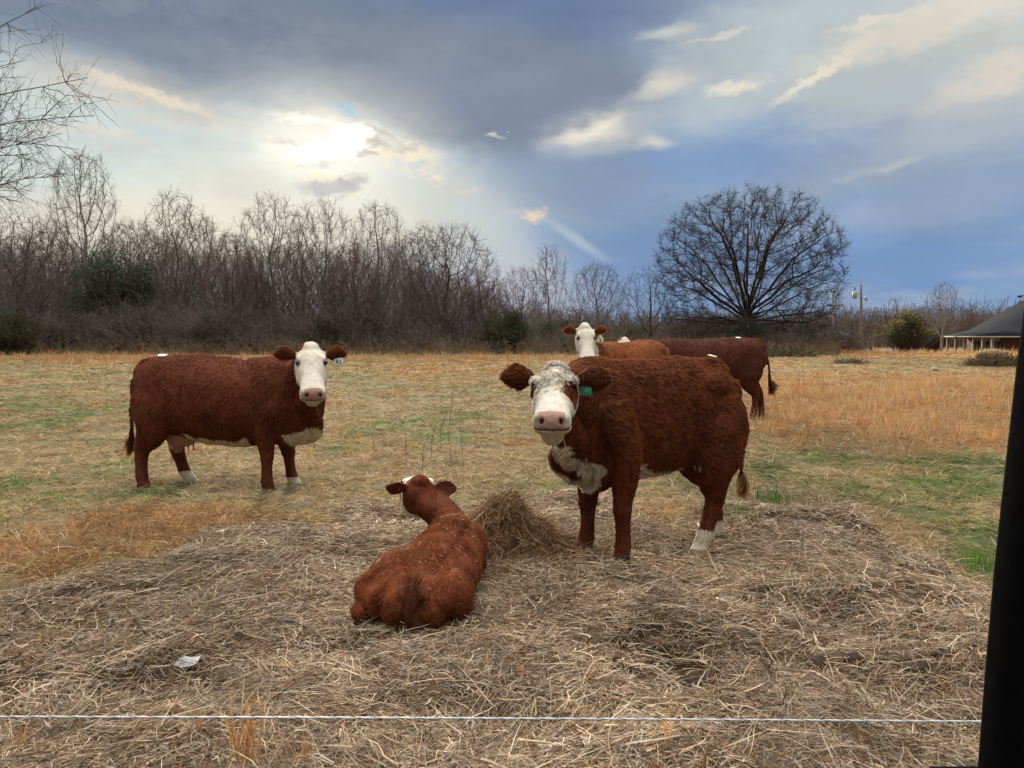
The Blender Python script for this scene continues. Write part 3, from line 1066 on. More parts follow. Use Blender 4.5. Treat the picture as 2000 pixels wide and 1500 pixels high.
def hair_mat():
    m, nt = new_mat('coat_hair')
    N, L = nt.nodes, nt.links
    a = N.new('ShaderNodeAttribute'); a.attribute_name = 'Col'
    d = N.new('ShaderNodeBsdfDiffuse'); L.new(a.outputs['Color'], d.inputs['Color'])
    t = N.new('ShaderNodeBsdfTranslucent')
    br = N.new('ShaderNodeGamma'); br.inputs['Gamma'].default_value = 0.62
    L.new(a.outputs['Color'], br.inputs['Color']); L.new(br.outputs[0], t.inputs['Color'])
    mx = N.new('ShaderNodeMixShader'); mx.inputs[0].default_value = 0.45
    L.new(d.outputs[0], mx.inputs[1]); L.new(t.outputs[0], mx.inputs[2])
    g = N.new('ShaderNodeBsdfGlossy'); g.inputs['Roughness'].default_value = 0.45; g.inputs['Color'].default_value = (0.9, 0.8, 0.7, 1)
    m2 = N.new('ShaderNodeMixShader'); m2.inputs[0].default_value = 0.012
    L.new(mx.outputs[0], m2.inputs[1]); L.new(g.outputs[0], m2.inputs[2])
    o = N.new('ShaderNodeOutputMaterial'); L.new(m2.outputs[0], o.inputs['Surface'])
    return m


M_hair = hair_mat()
M_skin = mat_attr('hide', 0.75, 0, 40.0, 0.2, 0.25, 0.004, 90)
M_eye = mat_plain('eye', (0.012, 0.007, 0.005), (0.02, 0.010, 0.006), rough=0.08, spec=0.6)
M_paper = mat_plain('paper_sticker', (0.75, 0.74, 0.72), (0.68, 0.67, 0.65), rough=0.8)
M_ink = mat_plain('ink', (0.012, 0.012, 0.014), rough=0.7)


def text_mesh(name, txt, size, mat, parent, M, bold=True):
    cu = bpy.data.curves.new(name, 'FONT')
    cu.body = txt; cu.size = size; cu.extrude = 0.0006; cu.align_x = 'CENTER'; cu.align_y = 'CENTER'
    if bold: cu.offset = size * 0.025
    o = bpy.data.objects.new(name, cu); COL.objects.link(o)
    dg = bpy.context.evaluated_depsgraph_get(); dg.update()
    me = bpy.data.meshes.new_from_object(o.evaluated_get(dg))
    bpy.data.objects.remove(o)
    me.materials.clear(); me.materials.append(mat)
    t = bpy.data.objects.new(name, me); COL.objects.link(t)
    t.parent = parent
    t.matrix_local = Matrix(M)
    return t


def ear_tag(parent, pos, normal, up, w, h, col, txt=None, tsize=0.03, ink=None, toff=0.0, shape='tag'):
    """flat plastic ear tag with a neck; real thickness"""
    n = np.asarray(normal, float); n /= np.linalg.norm(n)
    u = np.asarray(up, float); u = u - n * (u @ n); u /= np.linalg.norm(u)
    x = np.cross(u, n)
    prof = {'tag': [(-.5, -1), (.5, -1), (.5, -.30), (.30, -.12), (.13, -.05), (.10, .10), (-.10, .10), (-.13, -.05), (-.30, -.12), (-.5, -.30)],
            'drop': [(-.42, -1), (.42, -1), (.5, -.80), (.45, -.60), (.16, -.25), (.10, .05), (-.10, .05), (-.16, -.25), (-.45, -.60), (-.5, -.80)],
            'wide': [(-.5, -1), (.42, -1), (.5, -.92), (.5, -.35), (.38, -.10), (-.02, .0), (-.5, -.45)]}[shape]
    V = []
    for s in (0.0012, -0.0012):
        for a, b in prof:
            V.append(np.asarray(pos) + x * a * w + u * b * h + n * s)
    k = len(prof)
    F = list(range(k)) + list(range(2 * k - 1, k - 1, -1))
    L = [k, k]
    for i in range(k):
        j = (i + 1) % k
        F += [j, i, k + i, k + j]; L.append(4)
    mt = mat_plain('tag_plastic', col, tuple(c * 0.85 for c in col), rough=0.45, spec=0.4)
    o = mesh_np('ear_tag', np.array(V), np.array(F), 0, mt, parent, loops=L)
    if txt:
        M = np.eye(4)
        M[:3, 0], M[:3, 1], M[:3, 2] = x, u, n
        M[:3, 3] = np.asarray(pos) + u * (-0.66 * h + toff) + n * 0.0018
        text_mesh('tag_number', txt, tsize, ink or M_ink, o, M)
    return o


def eyes(parent, Mh, r=0.0205, pos=(.160, .109, .030)):
    for s in (1, -1):
        c = Mh @ np.array([pos[0], s * pos[1], pos[2], 1.0])
        rr = r * np.linalg.norm(Mh[:3, 0])
        u = np.linspace(0, np.pi, 9); v = np.linspace(0, 2 * np.pi, 14, endpoint=False)
        V = np.array([[math.sin(a) * math.cos(b), math.sin(a) * math.sin(b), math.cos(a)] for a in u for b in v]) * rr + c[:3]
        F = [(i * 14 + j, (i + 1) * 14 + j, (i + 1) * 14 + (j + 1) % 14, i * 14 + (j + 1) % 14) for i in range(8) for j in range(14)]
        mesh_np('eye', V, np.array(F), 4, M_eye, parent, smooth=True)


def dent_nostrils(V, hp, sc_):
    """push the nostrils and the mouth line in (hp: head-frame positions)"""
    for s in (1, -1):
        q = hp - np.array([.512, s * .050, -.018])
        q = q * np.array([1.0, 1.25, 0.9])
        w = np.exp(-(q ** 2).sum(1) / (2 * 0.0115 ** 2))
        V = V - (w * 0.030)[:, None] * sc_['x'] + (w * -0.006 * s)[:, None] * sc_['y']
    m = np.exp(-((hp[:, 2] + .066 + 1.2 * (hp[:, 1]) ** 2) / .0070) ** 2) * sstep(.40, .46, hp[:, 0])
    cen = np.array([0.46, 0, -0.06])
    dirv = hp - cen
    dirv[:, 2] = 0
    dirv = unit(dirv)
    world = dirv[:, :1] * sc_['x'] + dirv[:, 1:2] * sc_['y']
    return V - world * (m * 0.010)[:, None]


def face_colour(hp, c, brown, pink=(0.50, 0.295, 0.24), jaw=-.24, eye_dark=0.5, nape=-0.02):
    """hp head-frame positions. returns colours with the white face painted on"""
    x, y, z = hp.T
    noise = (vnoise(x * 30, y * 30, z * 30, seed=4) - 0.5) * 0.03
    ear = np.abs(y) > .128 + 0.35 * np.clip(x - 0.02, 0, 1) 
    inhead = (x > -.10) & (x < .60) & (np.abs(y) < .17) & (z < .14) & (z > -.30)
    white = ((inhead & (x + noise > nape + np.clip(-z - .05, 0, 1) * 0.45)) | ((z > .035) & (z < .14) & (x > -.125) & (x < .1) & (np.abs(y) < .075 + noise))) & ~((np.abs(y) > .118) & (x < .075) & (z < .05) & (z > -.12))
    w = white.astype(float)[:, None]
    st = (sstep(.50, .68, fbm(x * 14, y * 14, z * 14, seed=6)) * .45 + sstep(.04, -.12, z) * .22)[:, None]
    c = c * (1 - w) + (WHITE * (1 - st) + np.array([.56, .44, .28]) * st) * w
    # nose leather
    pad = inhead & (x > .475) & (np.abs(y) < .070 + 0.10 * np.clip(z, -0.1, 0.02)) & (z > -.062) & (x + z * 0.5 > .480)
    c = np.where(pad[:, None], np.array(pink), c)
    lip = inhead & (np.abs(z + .067 + 1.2 * y * y) < .007) & (x > .42)
    c = np.where(lip[:, None], np.array([0.20, 0.10, 0.08]), c)
    for s in (1, -1):
        q = (hp - np.array([.512, s * .050, -.018])) * np.array([0.8, 1.25, 0.9])
        c = np.where((((q ** 2).sum(1) < 0.0155 ** 2) & inhead)[:, None], np.array([0.05, 0.015, 0.012]), c)
        q = (hp - np.array([.160, s * .112, .028])) * np.array([0.75, 0.9, 1.1])
        r = np.sqrt((q ** 2).sum(1))
        c = np.where(((r < 0.030) & inhead)[:, None], c * (1 - eye_dark) + np.array([0.10, 0.045, 0.035]) * eye_dark, c)
    return c


def standing(name, label, x0, y0, z0, heading, scl=(1, 1, 1), poll=None, nose=None, head_scale=1.0, brown=BROWN, feet=None, slope=0.0, voxel=0.009, fur_n=60000, fur_len=0.014,
             fur_w=0.0012, patch=None, seed=1, grazing=False, udder=False, fat=1.0, ear_cfg=((1, 0, 0), (-1, 0, 0)), roll=0.0, clump=0.3, lock=0.0, curly=False, tail_z=0.5,
             white_leg=(0, 0, 0, 0), torso=None, bottom_white=0.08, up_hint=None, group='red and white cattle in the pasture', ear_len=0.20, ear_w=0.074, face_len=0.008, head_fn=None, bris_top=.74, nclump=7000, pull=.75,
             crest_white=False, rib=.003, chin=1.0, wedge_y=.03, wedge_w=.25, tail_pale=False, head_wide=1.0, sink=0.0, poll_k=1.0, tail_sway=(0, 0)):
    root = empty(name, (x0, y0, z0 - sink), heading)
    tag(root, label, 'cow', group)
    ch, sh = math.cos(heading), math.sin(heading)
    Rw = np.array([[ch, -sh, 0], [sh, ch, 0], [0, 0, 1]])
    toloc = lambda p: Rw.T @ (np.asarray(p, float) - np.array([x0, y0, z0 - sink]))
    b = Body()
    S = np.array(scl)
    T = torso or TORSO
    b.sweep([(x * S[0], 0, (t + bo) / 2 * S[2] + slope * x) for x, t, bo, w, e in T], [(w * S[1] * fat, (t - bo) / 2 * S[2]) for x, t, bo, w, e in T], k=36, e=2.15, sub=5)
    feet = feet or {}
    legs = []
    for key, prof, sg in (('hn', HIND, 1), ('hf', HIND, -1), ('fn', FORE, 1), ('ff', FORE, -1)):
        fx, fy, fz = feet.get(key, (0, 0, 0))
        pts, rad = [], []
        ztop = prof[0][2]
        for (x, y, z, rx, ry) in prof:
            t = np.clip(1 - (z - 0.02) / (ztop * 0.80), 0, 1)
            bend = math.sin(t * math.pi) * 0.0
            pts.append((x * S[0] + fx * t + bend, sg * y * S[1] + fy * t, z * S[2] + fz * t + slope * x * S[0]))
            lim = 1.0 if z > .6 else 1.0
            rad.append((ry * S[1] * lim, rx * (0.5 + 0.5 * S[0])))
        legs.append(pts)
        b.sweep(pts, rad, side=(0, 1, 0), k=20, sub=4, e=2.1)
        # dewclaws and split hoof hints
        p = pts[-1]
        for s2 in (1, -1):
            b.blob((p[0] + 0.012, p[1] + s2 * 0.022, p[2] + 0.018), (0.055, 0.030, 0.026))
    # hooks and pins
    for sg in (1, -1):
        b.blob((-.50 * S[0], sg * .15 * S[1], 1.16 * S[2] - slope * .5), (.17, .085, .10))
        b.blob((-.80 * S[0], sg * .085 * S[1], 1.13 * S[2] - slope * .84), (.09, .065, .10))
    # tail
    zt = 1.26 * S[2] - slope * .86
    tx = -.86 * S[0]
    zz = tail_z
    sx, sy = tail_sway
    b.sweep([(tx + .12, 0, zt - .015), (tx + .03, 0, zt - .03), (tx - .03, 0, zt - .10), (tx - .065 + sx * .2, sy * .2, zt - .28), (tx - .105 + sx * .6, sy * .6, (zt + zz) / 2 - .05), (tx - .115 + sx, sy, zz)],
            [(.05, .045), (.046, .042), (.036, .034), (.028, .028), (.024, .024), (.020, .020)], side=(0, 1, 0), k=12, sub=4)
    if udder:
        b.blob((-.46, 0.0, .505), (.16, .12, .115))
        for dx, dy in ((-.50, .05), (-.38, .06), (-.50, -.04), (-.38, -.04)):
            b.sweep([(dx, dy, .45), (dx, dy, .40), (dx + .005, dy, .345)], [(.018, .018), (.016, .016), (.011, .011)], side=(0, 1, 0), k=10, sub=2)
    Mh = None
    if poll is not None:
        pl, nl = toloc(poll), toloc(nose)
        uh = Rw.T @ np.array(up_hint) if up_hint is not None else np.array([0, 0, 1.0])
        Mh = head_matrix(pl, nl - pl, uh, head_scale, roll)
        Mh[:3, 1] *= head_wide
        add_head(b, Mh, ear_cfg, ear_len, ear_w, poll_k, chin)
        # neck from the shoulders to behind the poll
        k = head_scale
        tgt = (Mh @ np.array([-0.01, 0, -0.075, 1]))[:3]
        base = np.array([.50 * S[0], 0, 0.98 * S[2] + slope * .5])
        b2 = np.array([.72 * S[0], 0, 0.97 * S[2] + slope * .7])
        mid = b2 * 0.45 + tgt * 0.55 + np.array([0, 0, -0.015])
        back = -(Mh[:3, 0]) / k
        pre = tgt + back * 0.03 * k
        sidev = Mh[:3, 1] / k * 0.35 + np.array([0, 1, 0]) * 0.65 * np.sign(Mh[1, 1] if abs(Mh[1, 1]) > .1 else 1)
        b.sweep([base, b2, mid, pre, tgt], [(.20 * S[1], .285 * S[2]), (.185 * S[1], .27 * S[2]), (.135 * k, .185 * k), (.112 * k, .135 * k), (.10 * k, .115 * k)], side=sidev, k=26, sub=5)
        # dewlap
        jaw = (Mh @ np.array([0.10, 0, -0.20, 1]))[:3]
        bris = np.array([.84 * S[0], 0, .60 * S[2] + slope * .8])
        m_ = (jaw + bris) / 2 + np.array([-0.05, 0, 0.0])
        b.sweep([jaw, m_, bris, np.array([.70 * S[0], 0, .50 * S[2] + slope * .7])], [(.035 * k, .07 * k), (.06, .11), (.085, .12), (.10, .07)], side=(0, 1, 0), k=16, sub=4)
    elif grazing:
        hd = np.array([1.34 * S[0], 0.05, .42])
        Mh = head_matrix(hd, np.array([0.35, 0, -1.0]), (1, 0, 0.3), head_scale)
        add_head(b, Mh, ear_cfg)
        b.sweep([(.45 * S[0], 0, 1.0 * S[2]), (.72 * S[0], 0, .98 * S[2]), (1.02 * S[0], 0.02, .76 * S[2]), (1.30 * S[0], .05, .50 * S[2])], [(.20, .27), (.17, .24), (.12, .17), (.09, .11)], k=24, sub=5)
    V, F, E = b.fuse(voxel)
    hp = local_h(V, Mh) if Mh is not None else np.full_like(V, 9.0)
    inh = (hp[:, 0] > .02) & (hp[:, 0] < .6) & (np.abs(hp[:, 1]) < .16) & (np.abs(hp[:, 2] + .08) < .22)
    ears_m = (np.abs(hp[:, 1]) > .12) & (np.abs(hp[:, 1]) < .36) & (np.abs(hp[:, 0]) < .12) & (np.abs(hp[:, 2]) < .14)
    zl = V[:, 2] - slope * V[:, 0]
    low = zl < 0.5 * S[2]
    w = np.where(inh, 0.55, np.where(ears_m, 0.30, np.where(low, 0.5, 1.0)))
    V = smooth(V, E, 9, w)
    if Mh is not None:
        hp = local_h(V, Mh)
        V = dent_nostrils(V, hp, {'x': Mh[:3, 0], 'y': Mh[:3, 1]})
        V = smooth(V, E, 1, inh * 0.3)
    # shallow muscle / rib relief
    N = vnormals(V, F)
    rel = (fbm(V[:, 0] * 5, V[:, 1] * 5, V[:, 2] * 4, seed=seed + 70) - 0.5) * 0.034
    ribs = np.sin(V[:, 0] / S[0] * 46) * rib * sstep(.40, .1, np.abs(V[:, 0] + .05)) * sstep(.55, .8, zl)
    V = V + N * ((rel + ribs) * (~inh) * (~ears_m) * sstep(0.1, 0.5, zl))[:, None]

    def colour(p):
        x, y, z = p.T
        z = z - slope * x
        xs, ys, zs = x / S[0], y / S[1], z / S[2]
        nz = (fbm(x * 9, y * 9, z * 9, seed=seed + 5) - 0.5) * 0.16
        c = brown * (0.80 + 0.45 * fbm(x * 3, y * 3, z * 3, seed=seed + 8))[:, None]
        hpp = local_h(p, Mh) if Mh is not None else np.full_like(p, 9.0)
        # white underline and brisket
        und = np.interp(xs, [-.75, -.58, -.40, -.15, .12, .40, .60], [.44, .52, .515, .475, .45, .53, .54]) 
        wm = (zs + nz * 0.5 < und + bottom_white - .06) & (zs > .33) & (np.abs(ys) < .30) & (xs > -.66) & (xs < .40)
        leg_zone = ((xs < -.34) & (np.abs(ys) > .11)) | ((xs > .30) & (np.abs(ys) > .11) & (zs < .60)) | (zs < .36)
        wm &= ~leg_zone
        bris = (xs + nz * .8 > .62) & (zs < bris_top + 0.2 * (xs - .7) + nz) & (zs > .30) & (hpp[:, 2] < -.1)
        vlin = (np.abs(ys - wedge_y) < .022 + np.clip(zs - .48, 0, 1) * wedge_w + nz * .2) & (xs > .60) & (zs > .50)     # brown wedge down the middle of the brisket
        bris &= ~vlin
        wm |= bris
        for i, zz_ in enumerate(white_leg):
            if zz_ <= 0: continue
            fr, sgn = (i >= 2), (1 if i % 2 == 0 else -1)
            wm |= ((xs > 0) == fr) & (y * sgn > 0) & (z < zz_ + nz * .3)
        c = np.where(wm[:, None], WHITE * np.array([.92, .88, .8]), c)
        if udder:
            ud = (np.abs(x + .44) < .17) & (zs < .53) & (zs > .33) & (np.abs(y) < .13)
            c = np.where(ud[:, None], np.array([0.48, 0.25, 0.19]), c)
        hoof = zs < .030
        hc_ = np.tile([0.055, 0.038, 0.026], (len(x), 1))
        for i, zz_ in enumerate(white_leg):
            if zz_ > .12:
                hc_ = np.where((((xs > 0) == (i >= 2)) & (y * (1 if i % 2 == 0 else -1) > 0))[:, None], np.array([0.36, 0.28, 0.16]), hc_)
        c = np.where(hoof[:, None], hc_, c)
        if Mh is not None:
            c = face_colour(hpp, c, brown)
            earz = (np.abs(hpp[:, 1]) > .135) & (np.abs(hpp[:, 1]) < .4) & (np.abs(hpp[:, 0]) < .14) & (np.abs(hpp[:, 2]) < .16)
            c = np.where(earz[:, None], brown * 0.9, c)
            if head_fn is not None:
                c = head_fn(hpp, c, brown)
        if tail_pale:
            tl_ = (x < tx - .02) & (z < zz + .10) & (np.abs(y - sy) < .06)
            c = np.where(tl_[:, None], np.array([.30, .15, .055]), c)
        if crest_white:
            c = np.where(((zs > 1.22) & (np.abs(ys) < .05) & (xs > .45) & (xs < .8))[:, None], WHITE, c)
        return c
    body = mesh_np('body', V, F, F.shape[1], M_skin, root, cols=np.clip(colour(V) * 0.8, 0.004, .8), smooth=True)

    def dirfn(p, nn):
        x, y, z = p.T
        z = z - slope * x
        low = sstep(.75 * S[2], .45 * S[2], z)[:, None]
        d = np.array([-1.0, 0, -0.45]) * (1 - low) + np.array([-0.12, 0, -1.0]) * low
        if Mh is not None:
            h = local_h(p, Mh)
            near = ((h[:, 0] > -.06) & (h[:, 0] < .6) & (np.abs(h[:, 1]) < .15) & (np.abs(h[:, 2] + .08) < .2))[:, None]
            dh = Mh[:3, 0] / head_scale
            if curly:
                rad = h - np.array([0.03, 0, 0.0]); rad[:, 2] = 0
                rad = unit(rad)
                swirl = rad[:, :1] * Mh[:3, 0] + (rad[:, 1:2] * Mh[:3, 1])
                dh = np.where((h[:, :1] < .26), swirl / head_scale + dh * 0.35, dh)
            d = np.where(near, dh, d)
            e = ((np.abs(h[:, 1]) > .13) & (np.abs(h[:, 1]) < .4) & (np.abs(h[:, 0]) < .14) & (np.abs(h[:, 2]) < .16))[:, None]
            d = np.where(e, np.sign(h[:, 1:2]) * Mh[:3, 1] / head_scale + h[:, 2:3] * 9 * Mh[:3, 2] / head_scale, d)
        return d

    def lenfn(p, nn):
        x, y, z = p.T
        z = z - slope * x
        L = fur_len * (0.55 + 0.45 * sstep(.15, .6, z)) * (0.75 + 0.6 * vnoise(x * 8, y * 8, z * 8, seed=seed))
        L = np.where(z < .06, 0.006, L)
        L = np.where((x < tx - .005) & (z < zz + .14) & (z > zz - .06) & (np.abs(y - sy) < .05), 0.17, L)
        if udder:
            L = np.where((np.abs(x + .40) < .20) & (z < .54) & (z > .34) & (np.abs(y) < .13), 0.003, L)
        if Mh is not None:
            h = local_h(p, Mh)
            hd = (h[:, 0] > -.05) & (h[:, 0] < .6) & (np.abs(h[:, 1]) < .16) & (np.abs(h[:, 2] + .08) < .2)
            fl = face_len * np.ones_like(x)
            if curly:
                fl = np.where((h[:, 0] < .24) & (h[:, 2] > -.03), .045, np.where(h[:, 0] > .34, .006, .012))
            L = np.where(hd, fl, L)
            nose_ = (h[:, 0] > .465) & (h[:, 2] > -.10) & (np.abs(h[:, 1]) < .085) & (h[:, 0] < .6)
            L = np.where(nose_, 0.0012, L)
            e = (np.abs(h[:, 1]) > .14) & (np.abs(h[:, 1]) < .4) & (np.abs(h[:, 0]) < .14) & (np.abs(h[:, 2]) < .16)
            L = np.where(e, 0.014 + fur_len * 0.40, L)
            for s in (1, -1):
                q = np.linalg.norm(h - np.array([.160, s * .111, .030]), axis=1)
                L = np.where(q < 0.034, 0.003, L)
        return L
    def liftfn(p):
        if Mh is None: return np.ones(len(p))
        h = local_h(p, Mh)
        hd = (h[:, 0] > -.12) & (h[:, 0] < .6) & (np.abs(h[:, 1]) < .16) & (np.abs(h[:, 2] + .05) < .2)
        tail = (p[:, 0] < tx - .005) & (p[:, 2] - slope * p[:, 0] < zz + .15) & (np.abs(p[:, 1] - sy) < .05)
        return np.where(tail, .12, np.where(hd, .5, 1.0))
    def crown_m(p):
        h = local_h(p, Mh)
        return (h[:, 0] > -.10) & (h[:, 0] < .25) & (np.abs(h[:, 1]) < .14) & (h[:, 2] > -.04) & (h[:, 2] < .16)

    def pullfn(p):
        return np.where(crown_m(p), .90, pull)

    def lockfn(p):
        return np.where(crown_m(p), 1.1, lock)
    wt = np.ones(len(V))
    if Mh is not None:
        wt = np.where(inh | ears_m, 2.2, 1.0)
        if curly:
            wt = np.where(crown_m(V), 4.5, wt)
    wt = np.where((V[:, 0] < tx - .005) & (zl < zz + .15) & (zl > zz - .06) & (np.abs(V[:, 1] - sy) < .05), 9.0, wt)
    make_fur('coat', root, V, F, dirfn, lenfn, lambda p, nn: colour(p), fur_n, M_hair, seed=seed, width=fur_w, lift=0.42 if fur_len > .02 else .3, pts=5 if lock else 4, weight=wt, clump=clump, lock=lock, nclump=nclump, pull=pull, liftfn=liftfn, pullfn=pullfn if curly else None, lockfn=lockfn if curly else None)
    if Mh is not None:
        eyes(root, Mh)
    root['_'] = 0
    del root['_']
    return root, Mh, V, toloc


def sticker(parent, x, y, z, w, h, rz=0.3, tilt=(0, 0)):
    """small paper patch glued to the rump"""
    q = np.array([(-.5, -.5), (.5, -.5), (.5, .5), (-.5, .5)])
    V = []
    for zz in (0.0015, -0.0015):
        for a, b_ in q:
            px_, py_ = a * w, b_ * h
            V.append((x + px_ * math.cos(rz) - py_ * math.sin(rz), y + px_ * math.sin(rz) + py_ * math.cos(rz), z + zz + px_ * tilt[0] + py_ * tilt[1]))
    F = [(0, 1, 2, 3), (7, 6, 5, 4)] + [(i, i + 4, (i + 1) % 4 + 4, (i + 1) % 4) for i in range(4)]
    return mesh_np('back_tag', np.array(V), np.array(F), 4, M_paper, parent)

# ------------------------------------------------------------------ the herd
def top_at(V, x, y, r=0.03):
    m = (np.abs(V[:, 0] - x) < r) & (np.abs(V[:, 1] - y) < r)
    return V[m, 2].max() if m.any() else 1.3


def cow_left():
    hd = R(-6)
    x0, y0 = -2.74, 7.60
    poll = P(607, 690, 6.98)
    nose = P(612, 768, 6.60)
    root, Mh, V, tl = standing('standing_cow', 'big red cow standing side-on at the left, facing right, numbered white tag in one ear', x0, y0, 0.0, hd, scl=(1.0, 1, 0.99), poll=poll, nose=nose,
                               head_scale=1.0, head_wide=1.07, sink=.03, bottom_white=.105, feet={'hf': (-.10, 0, 0), 'hn': (.20, 0, 0), 'ff': (-.02, 0, 0), 'fn': (.10, 0, .0)}, voxel=0.009, fur_n=110000, fur_len=0.025, fur_w=0.0015, udder=True, nclump=7500, pull=.6, bris_top=.57,
                               seed=3, fat=1.02, white_leg=(.14, 0, .09, 0), tail_z=.46, up_hint=(0, 0, 1), ear_len=0.20, ear_cfg=((1, 0, .02), (-1, 0, .02)), clump=.35)
    e = (Mh @ np.array([-.01, .225, -.035, 1]))[:3]
    # number tag hangs from the cow's left ear (image right)
    nrm = unit((tl(np.array([0, 0, CAM_H])) - e)[None])[0] + np.array([0, 0, .55])
    ear_tag(root, e, nrm, (0, 0, 1), .075, .100, (0.80, 0.80, 0.78), '82', .050)
    z = top_at(V, -.58, .03)
    sticker(root, -.60, -.07, z - .010, .085, .05, .1, (0.0, .35))


def bull_right():
    x0, y0 = 0.885, 5.00
    hd = math.pi + R(33)
    poll = P(1085, 737, 4.18)
    nose = P(1077, 815, 3.80)
    tors = [(-.85, 1.16, .98, .085, 2.0), (-.82, 1.27, .86, .14, 2.0), (-.74, 1.34, .74, .195, 2.1), (-.58, 1.36, .68, .235, 2.2), (-.40, 1.345, .60, .245, 2.2), (-.15, 1.31, .535, .255, 2.2),
            (.12, 1.275, .495, .262, 2.15), (.32, 1.255, .465, .255, 2.1), (.50, 1.245, .43, .24, 2.1), (.66, 1.225, .38, .20, 2.1), (.78, 1.18, .37, .16, 2.0), (.86, 1.08, .40, .125, 2.0), (.91, .96, .50, .07, 2.0)]

    def eye_patch(h, c, brown):
        x, y, z = h.T
        # image-right eye (the animal's left): brown patch running down the cheek
        nz = (vnoise(x * 25, y * 25, z * 25, seed=44) - .5) * .03
        s = 1
        q = ((x - .190) / .088) ** 2 + ((z + .00 + (x - .15) * .35) / .085) ** 2
        m = (q + nz * 12 < 1) & (y * s > .052) & (x < .6) & (np.abs(y) < .16)
        q2 = ((x - .155) / .045) ** 2 + ((z + .02) / .045) ** 2
        m |= (q2 + nz * 12 < 1) & (-y * s > .095) & (np.abs(y) < .16)
        return np.where(m[:, None], brown * 1.1, c)
    root, Mh, V, tl = standing('woolly_bull', 'woolly young red bull with curly white face and green ear tag', x0, y0, 0.095, hd, scl=(0.79, 0.86, 0.95), poll=poll, nose=nose,
                               head_scale=0.84, head_wide=1.10, chin=1.6, wedge_y=.055, wedge_w=.16, sink=.02, slope=0.10, feet={'hn': (.24, -.02, -.03), 'hf': (-.22, .0, .02), 'fn': (-.02, 0, -.04), 'ff': (.03, .0, -.04)}, voxel=0.0075, fur_n=230000, fur_len=0.031, nclump=15000, pull=.55, bris_top=.60,
                               fur_w=0.0013, seed=5, fat=1.0, white_leg=(.15, .16, 0, 0), tail_z=.40, tail_pale=True, poll_k=.4, torso=tors, clump=.42, lock=.3, curly=True, bottom_white=.165,
                               ear_len=0.225, ear_w=.084, head_fn=eye_patch, up_hint=(0, 0, 1), ear_cfg=((1, 0.05, -.02), (-1, 0.05, .06)), tail_sway=(-.07, -.02), face_len=.012)
    e = (Mh @ np.array([.00, .165, -.045, 1]))[:3]
    nrm = unit((tl(np.array([0, 0, CAM_H])) - e)[None])[0] + np.array([0, 0, .6])
    inkb = mat_plain('dark_green_ink', (0.004, 0.02, 0.012), rough=.6)
    # near-side tag, wider than high, tilted
    up = np.array([0, 0, 1.0])
    ear_tag(root, e, nrm, up, .074, .072, (0.012, 0.20, 0.10), '401', .036, inkb, .004, 'wide')
    z = top_at(V, -.56, .03)
    sticker(root, -.44, .09, z + .020, .065, .05, .5, (0.0, -.25))
    # wisp of hay held in the mouth
    m = Rw_world(root, (Mh @ np.array([.47, .045, -.095, 1]))[:3])
    wisp = empty('hay_wisp', m)
    tag(wisp, 'wisp of dry hay hanging from the mouth of the woolly animal', 'hay wisp')
    segs = [[(0, 0, 0), (.012, -.015, -.04), (.022, -.01, -.09), (.015, 0, -.14), (.012, 0, -.20)], [(.018, -.01, -.075), (.035, 0, -.095), (.05, 0, -.09)], [(.02, -.01, -.09), (.03, -.01, -.11), (.032, 0, -.125)],
            [(.017, 0, -.12), (.005, -.01, -.14), (-.005, 0, -.15)], [(.02, 0, -.10), (.0, -.01, -.115), (-.012, 0, -.14)]]
    tb = Body()
    for s in segs:
        tb.sweep(s, [(.0018, .0018)] * len(s), side=(1, 0, 0), k=5, sub=2)
    sk = mesh_np('stems', np.vstack(tb.V), np.concatenate([np.array(f) for f in tb.F]), 0, M_hay, wisp, cols=np.tile([.5, .38, .2], (tb.n, 1)), loops=[len(f) for f in tb.F])


def Rw_world(root, p):
    a = root.rotation_euler[2]
    return np.array([root.location[0] + p[0] * math.cos(a) - p[1] * math.sin(a), root.location[1] + p[0] * math.sin(a) + p[1] * math.cos(a), root.location[2] + p[2]])


def cow_behind():
    x0, y0 = 1.62, 10.75
    hd = math.pi + R(52)
    poll = P(1143, 645, 9.95)
    nose = P(1149, 698, 9.66)
    root, Mh, V, tl = standing('standing_cow', 'pale orange cow with white face and cream tag looking over the woolly bull', x0, y0, 0.03, hd, scl=(1.0, 1, 1.03), poll=poll, nose=nose,
                               head_scale=0.97, voxel=0.012, fur_n=52000, fur_len=0.024, fur_w=0.0019, nclump=5000, pull=.6, rib=.009, seed=9, fat=.92, brown=np.array([0.235, 0.066, 0.019]), up_hint=(0, 0, 1),
                               ear_cfg=((1, 0, .05), (-1, 0, .05)), clump=.4, face_len=.012)
    e = (Mh @ np.array([-.01, .20, -.05, 1]))[:3]
    nrm = unit((tl(np.array([0, 0, CAM_H])) - e)[None])[0] + np.array([0, 0, .6])
    ear_tag(root, e, nrm, (0.0, 0, 1), .09, .16, (0.70, 0.66, 0.45), '2', .07, None, -.01, 'drop')


